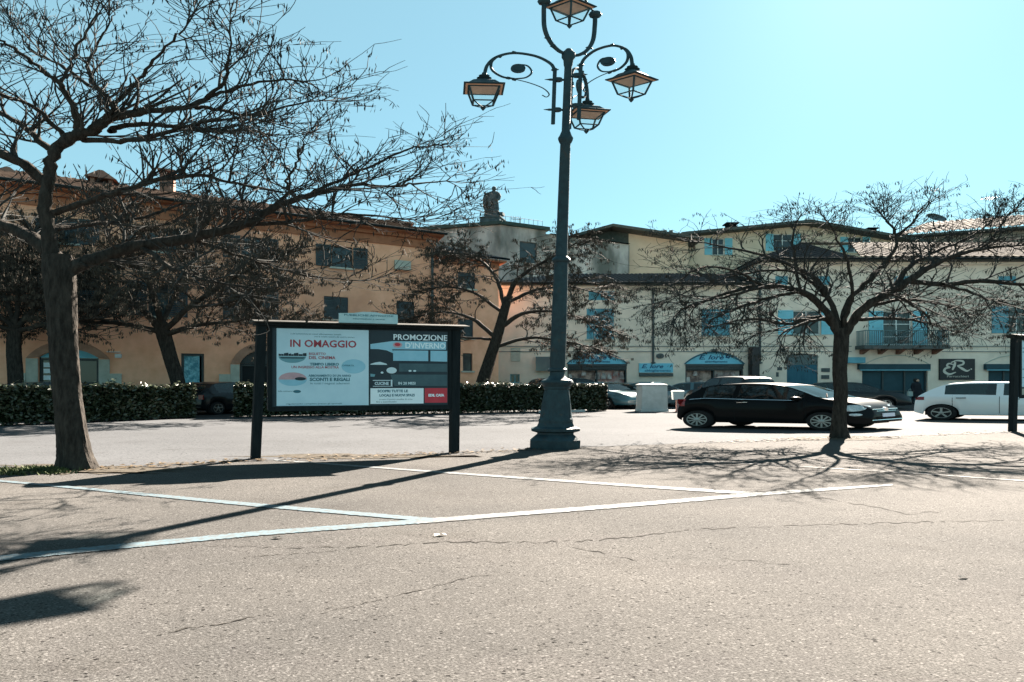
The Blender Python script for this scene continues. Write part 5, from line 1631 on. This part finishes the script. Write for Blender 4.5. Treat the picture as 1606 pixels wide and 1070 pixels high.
E = [(0, 1), (1, 2), (2, 3), (3, 4), (4, 5), (5, 6), (0, 7), (7, 8), (8, 9), (9, 10), (0, 11), (11, 12), (12, 13), (13, 14), (2, 15), (15, 16), (16, 17), (17, 21), (2, 18), (18, 19), (19, 20), (20, 22)]
RD = [(.17, .13), (.17, .13), (.19, .13), (.07, .07), (.085, .095), (.09, .10), (.06, .07), .11, .075, .05, .04, .11, .075, .05, .04, .075, .06, .045, .075, .06, .045, .04, .04]
vs, fs = skin_mesh(J, E, RD, 0)
f = xform(pb, R(25), 1.55)
m = MB(f); [m.V(v) for v in vs]; m.f = fs; m.build('body', 'coat_dark', pr_, smooth=180)
m = MB(f)    # long coat over the body
m.ring_loft([[(rx * math.cos(a * math.pi / 10), ry * math.sin(a * math.pi / 10), z) for a in range(20)] for rx, ry, z in ((.27, .22, .55), (.25, .20, .85), (.23, .17, 1.08), (.25, .18, 1.30), (.22, .15, 1.44), (.10, .09, 1.50))]); m.build('coat', 'coat_dark', pr_, smooth=60)
m = MB(f); m.lathe([(.02, .0), (.10, .03), (.118, .12), (.11, .20), (.05, .255), (.01, .262)], 14, (0, .01, 1.53)); m.build('hair', 'bark_thin', pr_, smooth=60)
m = MB(f); m.lathe([(.02, 0), (.075, .03), (.085, .10), (.06, .17), (.01, .19)], 12, (0, -.055, 1.53)); m.build('face', 'skin', pr_, smooth=60)
bg_ = Vector((pb.x - .55, pb.y - .15, .55))
bt = thing('shopping_bag', 'pale bag held in the hand of the person in the dark coat', 'bag', bg_)
f = xform(bg_, R(25), 1.55)
m = MB(f); m.hexa([(-.13, -.06, 0), (.13, -.06, 0), (.13, .06, 0), (-.13, .06, 0), (-.15, -.04, .34), (.15, -.04, .34), (.15, .04, .34), (-.15, .04, .34)]); m.build('bag_body', 'bag_pale', bt)
m = MB(f); m.tube(crom([(-.08, 0, .33), (-.05, 0, .48), (.05, 0, .48), (.08, 0, .33)], 4), .008, 5); m.build('handle', 'bag_pale', bt)
# ------------------------------------------------------------------ bare trees hung with seed pods
class TubeSoup:
    """cheap tapered tubes in real metres, stretched through xf at the end"""
    def __init__(s): s.v = []; s.f = []
    def tube(s, pts, rad, n):
        base = None; a = None
        for i, p in enumerate(pts):
            t = pts[min(i + 1, len(pts) - 1)] - pts[max(i - 1, 0)]
            if t.length < 1e-7: t = Vector((0, 0, 1))
            t.normalize()
            if a is None:
                a = t.cross(Vector((.31, .17, .93)))
                if a.length < 1e-3: a = t.cross(Vector((1, 0, 0)))
            a = a - t * a.dot(t)
            if a.length < 1e-6: a = t.cross(Vector((.3, .9, .2)))
            a.normalize(); b = t.cross(a); r = rad[i]
            st = len(s.v)
            for k in range(n):
                an = 2 * math.pi * k / n; s.v.append(p + a * (r * math.cos(an)) + b * (r * math.sin(an)))
            if base is not None:
                for k in range(n): s.f.append((base + k, base + (k + 1) % n, st + (k + 1) % n, st + k))
            base = st
    def mb(s, xf):
        m = MB(xf); m.v = [xf(p) for p in s.v]; m.f = s.f; return m

def tree(label, d, trunk, limbs, seed, barkm='bark_thin', podm='pod', n1=1.0, len1=(.7, 1.3), n2=(3, 5), len2=(.35, .8), n3=(1, 3), len3=(.15, .34), rt=.0055, pods=.55, podlen=(.07, .13), podn=(3, 6), podw=.10, limbw=.92, droop=0.0, name='tree', spread=.55, taper=1.0):
    base = G(trunk[0][0], trunk[0][1]) if d is None else Vector(((trunk[0][0] - CX) / F * d, d, 0))
    if d is None: d = base.y
    xf = xform(base, 0, S)
    q = random.Random(seed)
    tr = thing(name, label, 'tree', base, None)
    def loc(px, py, dy): 
        w_ = P(px, py, d + dy); return Vector(((w_.x - base.x) / S, w_.y - base.y, w_.z))
    def rad(wpx): return wpx / 2 / F * d
    # trunk, knobbly
    tp = [loc(a, b, dy) for a, b, w_, dy in trunk]; tp[0].z = -.05
    cr = crom([tuple(p) for p in tp], 12); rr = [v.x * .94 for v in crom([(rad(w_) / S, 0, 0) for a, b, w_, dy in trunk], 12)]
    N = 44; ridge = [q.uniform(-1, 1) for _ in range(N)]
    m = MB(xf); rings = []
    ph = [q.uniform(0, 6) for _ in range(4)]
    for i, (c, r_) in enumerate(zip(cr, rr)):
        flare = 1 + .22 * max(0, 1 - c.z / .35) ** 2
        ring = []
        for k in range(N):
            an = 2 * math.pi * k / N
            if q.random() < .10: ridge[k] = .5 * ridge[k] + q.uniform(-.7, .7)
            kx = 1 + .035 * ridge[k] + .06 * math.sin(3 * an + ph[0] + c.z * 1.1) + .04 * math.sin(5 * an + ph[1] - c.z * 2) + q.uniform(-.015, .015)
            ring.append((c.x + r_ * kx * flare * math.cos(an), c.y + r_ * .95 * kx * flare * math.sin(an), c.z))
        rings.append(ring)
    m.ring_loft(rings); 
    trk = m.build('trunk', 'bark', tr, smooth=35)
    big = TubeSoup(); tw = TubeSoup(); pd = MB(xf)
    cur = [droop, pods]
    def pod_bunch(p):
        for _ in range(q.randint(*podn)):
            o_ = p + Vector((q.gauss(0, .035), q.gauss(0, .045), q.uniform(-.03, .02)))
            l_ = q.uniform(*podlen); an = q.uniform(0, 3.14); wx, wy = math.cos(an) * l_ * podw, math.sin(an) * l_ * podw
            sx, sy = q.gauss(0, .02), q.gauss(0, .02)
            pd.quad((o_.x - wx * .3, o_.y - wy * .3, o_.z), (o_.x - wx + sx * .5, o_.y - wy + sy * .5, o_.z - l_ * .55), (o_.x + sx, o_.y + sy, o_.z - l_), (o_.x + wx + sx * .5, o_.y + wy + sy * .5, o_.z - l_ * .55))
    def grow(p, dr, length, r0, r1, lev):
        n = 5 if lev == 1 else (4 if lev == 2 else 3)
        pts = [p.copy()]; rads = [r0]; dirs = [dr]
        c = p.copy(); dd = dr.copy(); bend = Vector((q.gauss(0, .13), q.gauss(0, .13), q.gauss(.02, .10)))
        for i in range(n):
            dd = (dd + bend + Vector((q.gauss(0, .12), q.gauss(0, .12), q.gauss(0, .10) + (.10 - cur[0]) * (1 if lev < 3 else .6)))).normalized()
            c = c + dd * (length / n); pts.append(c.copy()); rads.append(r0 + (r1 - r0) * (i + 1) / n); dirs.append(dd.copy())
        tw.tube(pts, rads, 4 if lev == 1 else 3)
        if lev == 1:
            for _ in range(q.randint(*n2)): child(pts, dirs, len2, max(rt * 1.2, r0 * .5), 2)
            child(pts, dirs, len2, max(rt * 1.2, r0 * .5), 2, end=True)
        elif lev == 2:
            for _ in range(q.randint(*n3)): child(pts, dirs, len3, rt, 3)
            if q.random() < cur[1] * .6: pod_bunch(pts[-1])
        else:
            if q.random() < cur[1]: pod_bunch(pts[q.choice([1, 2, 3])])
    def child(pts, dirs, ln, r_, lev, end=False):
        k = len(pts) - 1 if end else q.randint(1, len(pts) - 1)
        dr = dirs[k]
        side = dr.cross(Vector((q.gauss(0, 1), q.gauss(0, 1), q.gauss(0, 1))))
        if side.length < 1e-3: side = Vector((1, 0, 0))
        side.normalize(); an = q.uniform(.3, .85) if not end else q.uniform(0, .3)
        nd = (dr * math.cos(an) + side * math.sin(an)).normalized()
        grow(pts[k], nd, q.uniform(*ln), r_, max(rt * .6, r_ * .4), lev)
    for lb in limbs:
        cur[0] = lb.get('droop', droop); lm = lb.get('len', 1.0); cur[1] = lb.get('pods', pods)
        pts_px = lb['p']; dy0 = lb.get('dy', (0, q.uniform(-spread, spread) * len(pts_px)))
        n_ = len(pts_px); P3 = []
        for i, (a, b, w_) in enumerate(pts_px):
            P3.append(loc(a, b, dy0[0] + (dy0[1] - dy0[0]) * i / (n_ - 1)))
        cr = crom([tuple(p) for p in P3], 5); asp = []
        for i in range(n_):
            a, b = pts_px[max(i - 1, 0)], pts_px[min(i + 1, n_ - 1)]; dx, dz = abs(a[0] - b[0]), abs(a[1] - b[1])
            asp.append(math.hypot(dx, dz) / math.hypot(dx, S * dz))     # an upright limb is broadened by the stretch, a level one is not
        rr = [max(rt, v.x) for v in crom([(rad(p_[2]) * limbw * k_, 0, 0) for p_, k_ in zip(pts_px, asp)], 5)]
        cr = [c + Vector((q.gauss(0, .010), q.gauss(0, .012), q.gauss(0, .010))) if 0 < i < len(cr) - 1 else c for i, c in enumerate(cr)]
        big.tube(cr, rr, 8)
        tot = sum((b - a).length for a, b in zip(cr, cr[1:])); per = tot / (len(cr) - 1)
        st = lb.get('from', .22); dn = lb.get('n', 1.0)
        for i in range(1, len(cr)):
            fr = i / (len(cr) - 1)
            if fr < st: continue
            cnt = per * 5.5 * n1 * dn
            k = int(cnt) + (q.random() < cnt - int(cnt))
            for _ in range(k):
                t = (cr[i] - cr[i - 1]).normalized(); p = cr[i - 1].lerp(cr[i], q.random())
                side = t.cross(Vector((q.gauss(0, 1), q.gauss(0, 1), q.gauss(0, 1)))).normalized(); an = q.uniform(.45, 1.15)
                nd = t * math.cos(an) + side * math.sin(an); nd.z += .12; nd.normalize()
                grow(p, nd, q.uniform(*len1) * lm * (1.15 - .5 * fr), min(rr[i] * .6, .022) + .002, rt, 1)
        t = (cr[-1] - cr[-2]).normalized()
        for _ in range(2): grow(cr[-1], (t + Vector((q.gauss(0, .3), q.gauss(0, .3), q.gauss(0, .3)))).normalized(), q.uniform(*len1) * .5 * lm, rr[-1], rt, 1)
    limb_o = big.mb(xf).build('limbs', 'bark' if barkm == 'bark_thin' else barkm, tr, smooth=60, recalc=False)
    tw.mb(xf).build('crown', barkm, tr, recalc=False, kind='stuff')
    if pd.f: pd.build('seed_pods', podm, tr, recalc=False, kind='stuff')
    return tr

# big tree at left
tree('large bare tree with thick leaning trunk and wide branches at left, grass at its foot', None,
     [(122, 736, 60, 0), (116, 700, 51, 0), (109, 650, 47, 0), (103, 600, 45, 0), (98, 540, 45, 0), (95, 480, 48, 0), (93, 430, 52, 0), (90, 400, 46, 0)],
     [dict(p=[(86, 415, 30), (74, 370, 25), (72, 320, 23), (76, 275, 22), (86, 240, 21), (106, 218, 20), (135, 208, 17), (160, 196, 15), (177, 181, 13)], dy=(0, -.2), **{'from': .55}),
      dict(p=[(128, 211, 14), (118, 182, 11), (104, 150, 9), (92, 130, 8), (60, 104, 6), (20, 76, 5), (-25, 50, 3)], dy=(-.1, -.8)),
      dict(p=[(94, 132, 7), (110, 100, 6), (125, 66, 5), (145, 32, 3.5), (156, 6, 2.5)], dy=(-.4, -.2)),
      dict(p=[(176, 182, 12), (176, 164, 10), (160, 145, 8), (144, 125, 7), (138, 100, 6), (156, 66, 4.5), (172, 36, 3), (180, 20, 2)], dy=(-.2, .5)),
      dict(p=[(160, 146, 6), (120, 120, 5), (90, 100, 4), (50, 78, 3), (20, 40, 2)], dy=(.1, .9)),
      dict(p=[(176, 163, 8), (213, 131, 6.5), (240, 96, 5), (272, 62, 4), (297, 34, 2.5)], dy=(-.1, -.7)),
      dict(p=[(178, 184, 11), (225, 175, 9), (300, 165, 7.5), (343, 137, 6.5), (359, 98, 5), (362, 62, 3)], dy=(-.2, -.9)),
      dict(p=[(300, 165, 6), (350, 146, 5), (420, 126, 3.5), (476, 128, 2.5)], dy=(-.6, -.2)),
      dict(p=[(300, 166, 6), (345, 172, 5), (400, 181, 4), (480, 160, 2.5), (515, 158, 2)], dy=(-.6, .4)),
      dict(p=[(172, 206, 9), (190, 198, 8), (250, 196, 7), (300, 204, 6), (350, 206, 5), (400, 206, 4), (432, 228, 3), (440, 250, 2)], dy=(0, .8)),
      dict(p=[(132, 220, 9), (200, 221, 7), (270, 205, 6), (330, 190, 4), (380, 185, 3)], dy=(0, -1.2)),
      dict(p=[(86, 240, 14), (62, 221, 11), (32, 196, 9), (0, 176, 7), (-50, 150, 4)], dy=(0, .6)),
      dict(p=[(100, 215, 9), (60, 172, 7), (20, 156, 5), (-20, 140, 4), (-60, 110, 2)], dy=(0, -.8)),
      dict(p=[(74, 290, 18), (42, 262, 16), (0, 241, 15), (-50, 215, 11), (-110, 170, 6)], dy=(0, -.5)),
      dict(p=[(88, 404, 26), (50, 372, 22), (0, 351, 19), (-60, 330, 13), (-130, 290, 7)], dy=(0, .5)),
      dict(p=[(100, 424, 26), (135, 412, 22), (165, 400, 20), (220, 385, 19), (300, 373, 17), (380, 354, 14), (432, 326, 12), (480, 307, 10), (520, 298, 8), (562, 290, 6), (615, 293, 4), (660, 287, 3), (700, 284, 2)], dy=(0, 1.2), **{'from': .12}),
      dict(p=[(428, 328, 9), (441, 313, 8), (455, 300, 7), (448, 285, 6), (461, 265, 5), (470, 242, 4), (478, 215, 2.5)], dy=(.8, 1.0)),
      dict(p=[(480, 307, 7), (520, 288, 6), (562, 270, 5), (610, 247, 4), (650, 232, 3), (690, 228, 2)], dy=(.8, 1.6)),
      dict(p=[(378, 355, 8), (440, 350, 7), (500, 342, 5), (560, 336, 4), (650, 345, 2)], dy=(.7, .2)),
      dict(p=[(300, 373, 8), (350, 392, 6), (420, 415, 5), (480, 432, 3.5), (560, 440, 2)], dy=(.5, 1.3)),
      dict(p=[(84, 335, 11), (150, 312, 9), (220, 291, 7), (300, 275, 5.5), (360, 285, 4), (440, 302, 2.5)], dy=(0, -1.0)),
      dict(p=[(82, 360, 10), (140, 352, 8), (210, 345, 6), (290, 320, 4), (350, 318, 2.5)], dy=(0, 1.6)),
      dict(p=[(220, 386, 9), (270, 420, 7), (330, 440, 5), (400, 452, 3)], dy=(.3, -.8))],
     21, n1=.95, len1=(.40, .85), rt=.0052, pods=.40, podlen=(.06, .12), podw=.08)

# tree on the right in front of the black car
tree('bare spreading tree with seed clusters in front of the black hatchback', None,
     [(1318, 687, 29, 0), (1316, 655, 24, 0), (1319, 620, 22, 0), (1317, 580, 23, 0), (1319, 545, 25, 0), (1320, 515, 25, 0)],
     [dict(p=[(1322, 526, 17), (1340, 500, 15), (1362, 478, 14), (1400, 455, 13), (1445, 427, 10), (1500, 400, 7), (1560, 388, 4), (1620, 384, 2)], dy=(0, -.8), **{'from': .2}),
      dict(p=[(1400, 455, 10), (1425, 420, 8), (1462, 396, 6), (1500, 382, 4), (1540, 360, 3), (1562, 342, 2)], dy=(-.3, .5), len=.45),
      dict(p=[(1425, 441, 9), (1480, 446, 8), (1540, 441, 7), (1606, 447, 5), (1660, 452, 3)], dy=(-.3, -1.2)),
      dict(p=[(1315, 524, 14), (1292, 482, 12), (1252, 456, 10), (1200, 449, 7.5), (1140, 459, 5), (1085, 482, 3)], dy=(0, -.8)),
      dict(p=[(1316, 516, 11), (1302, 472, 10), (1272, 432, 8), (1200, 402, 5), (1130, 386, 3), (1095, 380, 2)], dy=(0, .8)),
      dict(p=[(1320, 516, 11), (1332, 470, 9), (1372, 430, 8), (1404, 388, 6), (1402, 360, 5), (1388, 345, 4), (1378, 332, 2)], dy=(0, .6), len=.45),
      dict(p=[(1404, 372, 5), (1428, 352, 4), (1444, 334, 3), (1456, 320, 2)], dy=(.5, .2), len=.45),
      dict(p=[(1318, 520, 8), (1285, 498, 7), (1232, 508, 5), (1180, 500, 4), (1120, 512, 2)], dy=(0, .9)),
      dict(p=[(1256, 457, 6), (1246, 402, 5), (1245, 368, 4), (1252, 345, 2)], dy=(-.3, .1), len=.45),
      dict(p=[(1200, 450, 5), (1150, 425, 4), (1100, 420, 3), (1065, 440, 2)], dy=(-.5, -1)),
      dict(p=[(1340, 500, 7), (1400, 500, 5), (1450, 505, 4), (1500, 520, 2)], dy=(0, 1.0)),
      dict(p=[(1320, 520, 8), (1335, 470, 6), (1330, 410, 5), (1310, 370, 3), (1300, 350, 2)], dy=(0, -1.3), len=.45),
      dict(p=[(1500, 400, 5), (1545, 385, 4), (1580, 340, 2.5), (1592, 330, 2)], dy=(-.5, 0), len=.45),
      dict(p=[(1395, 458, 6), (1425, 474, 5), (1448, 490, 4), (1462, 510, 2)], dy=(-.2, .6), droop=.22, pods=.95, n=1.3),
      dict(p=[(1252, 456, 6), (1205, 468, 5), (1155, 484, 4), (1118, 500, 2)], dy=(-.5, .3), droop=.22, pods=.95, n=1.3),
      dict(p=[(1200, 450, 5), (1135, 466, 4), (1085, 478, 3), (1062, 492, 2)], dy=(-.7, -1.2), droop=.2, pods=.95, n=1.3),
      dict(p=[(1478, 446, 6), (1520, 458, 4), (1552, 470, 3), (1590, 478, 2)], dy=(-.7, -.2), droop=.2, pods=.95, n=1.3),
      dict(p=[(1300, 498, 6), (1265, 506, 5), (1240, 515, 4), (1222, 528, 2)], dy=(0, -.6), droop=.2, pods=.95, n=1.2),
      dict(p=[(1300, 470, 6), (1255, 430, 5), (1190, 425, 4), (1110, 445, 3), (1060, 465, 2)], dy=(.2, 1.4), droop=.15, pods=.9, n=1.2),
      dict(p=[(1360, 480, 7), (1420, 470, 5), (1480, 478, 4), (1530, 490, 2)], dy=(.2, 1.5), droop=.15, pods=.9, n=1.2)],
     35, n1=.95, droop=.08, len1=(.42, .85), rt=.0048, pods=.52, podlen=(.05, .11), podn=(5, 10), podw=.075)

# trees in the street behind the hedges
tree('brown crowned bare tree with a curved trunk behind the left hedge', 24.0,
     [(288, 655, 24, 0), (280, 605, 24, 0), (268, 565, 24, 0), (258, 530, 25, 0), (250, 505, 24, 0)],
     [dict(p=[(250, 515, 16), (215, 480, 12), (160, 455, 9), (90, 435, 6), (30, 425, 3)]),
      dict(p=[(252, 510, 14), (240, 460, 12), (215, 410, 8), (190, 360, 5), (180, 335, 3)]),
      dict(p=[(256, 520, 14), (300, 480, 12), (345, 450, 9), (395, 420, 6), (440, 400, 3)]),
      dict(p=[(254, 510, 12), (275, 460, 10), (300, 405, 7), (315, 365, 4), (320, 340, 2)]),
      dict(p=[(258, 525, 12), (310, 510, 9), (360, 505, 6), (410, 500, 3), (440, 505, 2)]),
      dict(p=[(250, 520, 12), (190, 508, 9), (120, 505, 6), (50, 500, 4), (-10, 500, 2)]),
      dict(p=[(300, 480, 8), (340, 478, 6), (390, 465, 4), (430, 450, 2)], dy=(-1, -2)),
      dict(p=[(215, 480, 8), (150, 480, 6), (80, 470, 4), (20, 470, 2)], dy=(-1, -2))],
     44, limbw=.70, barkm='bark_brown', podm='pod_brown', n1=2.0, len1=(.8, 1.6), n2=(4, 6), len2=(.4, .85), rt=.010, pods=.85, podlen=(.09, .19), podn=(8, 14), podw=.07)
tree('brown crowned bare tree with a slanting trunk behind the hedge beside the lamp', 28.0,
     [(748, 650, 24, 0), (756, 605, 23, 0), (768, 565, 20, 0), (780, 525, 18, 0), (790, 490, 16, 0), (798, 465, 14, 0)],
     [dict(p=[(796, 470, 12), (810, 440, 10), (845, 415, 7), (880, 395, 4), (905, 380, 2)]),
      dict(p=[(792, 485, 10), (780, 440, 8), (755, 410, 6), (725, 400, 4), (700, 395, 2)]),
      dict(p=[(778, 530, 10), (740, 500, 8), (700, 490, 5), (660, 495, 3), (640, 500, 2)]),
      dict(p=[(784, 515, 10), (820, 492, 8), (870, 488, 6), (910, 500, 4), (950, 515, 2)]),
      dict(p=[(775, 545, 8), (830, 530, 7), (880, 535, 5), (930, 545, 3)]),
      dict(p=[(768, 532, 7), (735, 530, 5), (700, 528, 4), (660, 520, 2)]),
      dict(p=[(795, 475, 8), (840, 455, 6), (890, 450, 4), (940, 460, 2)]),
      dict(p=[(790, 492, 8), (745, 460, 6), (700, 450, 4), (665, 455, 2)])],
     57, limbw=.70, barkm='bark_brown', podm='pod_brown', n1=1.4, len1=(.7, 1.3), n2=(4, 6), droop=.16, rt=.010, pods=.85, podlen=(.09, .19), podn=(8, 14), podw=.07)
tree('brown crowned bare tree hidden behind the large left trunk', 23.0,
     [(20, 660, 26, 0), (24, 600, 24, 0), (22, 550, 24, 0), (25, 510, 22, 0)],
     [dict(p=[(25, 515, 14), (70, 470, 10), (120, 440, 7), (170, 420, 3)]),
      dict(p=[(25, 515, 12), (30, 450, 10), (45, 400, 7), (60, 360, 3)]),
      dict(p=[(24, 515, 12), (-20, 480, 9), (-70, 450, 5), (-110, 440, 3)]),
      dict(p=[(25, 520, 12), (80, 508, 8), (140, 500, 5), (190, 495, 2)]),
      dict(p=[(25, 515, 12), (0, 450, 9), (-30, 410, 6), (-50, 380, 3)]),
      dict(p=[(25, 520, 10), (-30, 505, 7), (-90, 500, 4)])],
     63, limbw=.70, barkm='bark_brown', podm='pod_brown', n1=2.0, len1=(.8, 1.6), rt=.010, pods=.85, podlen=(.09, .19), podn=(8, 14), podw=.07)
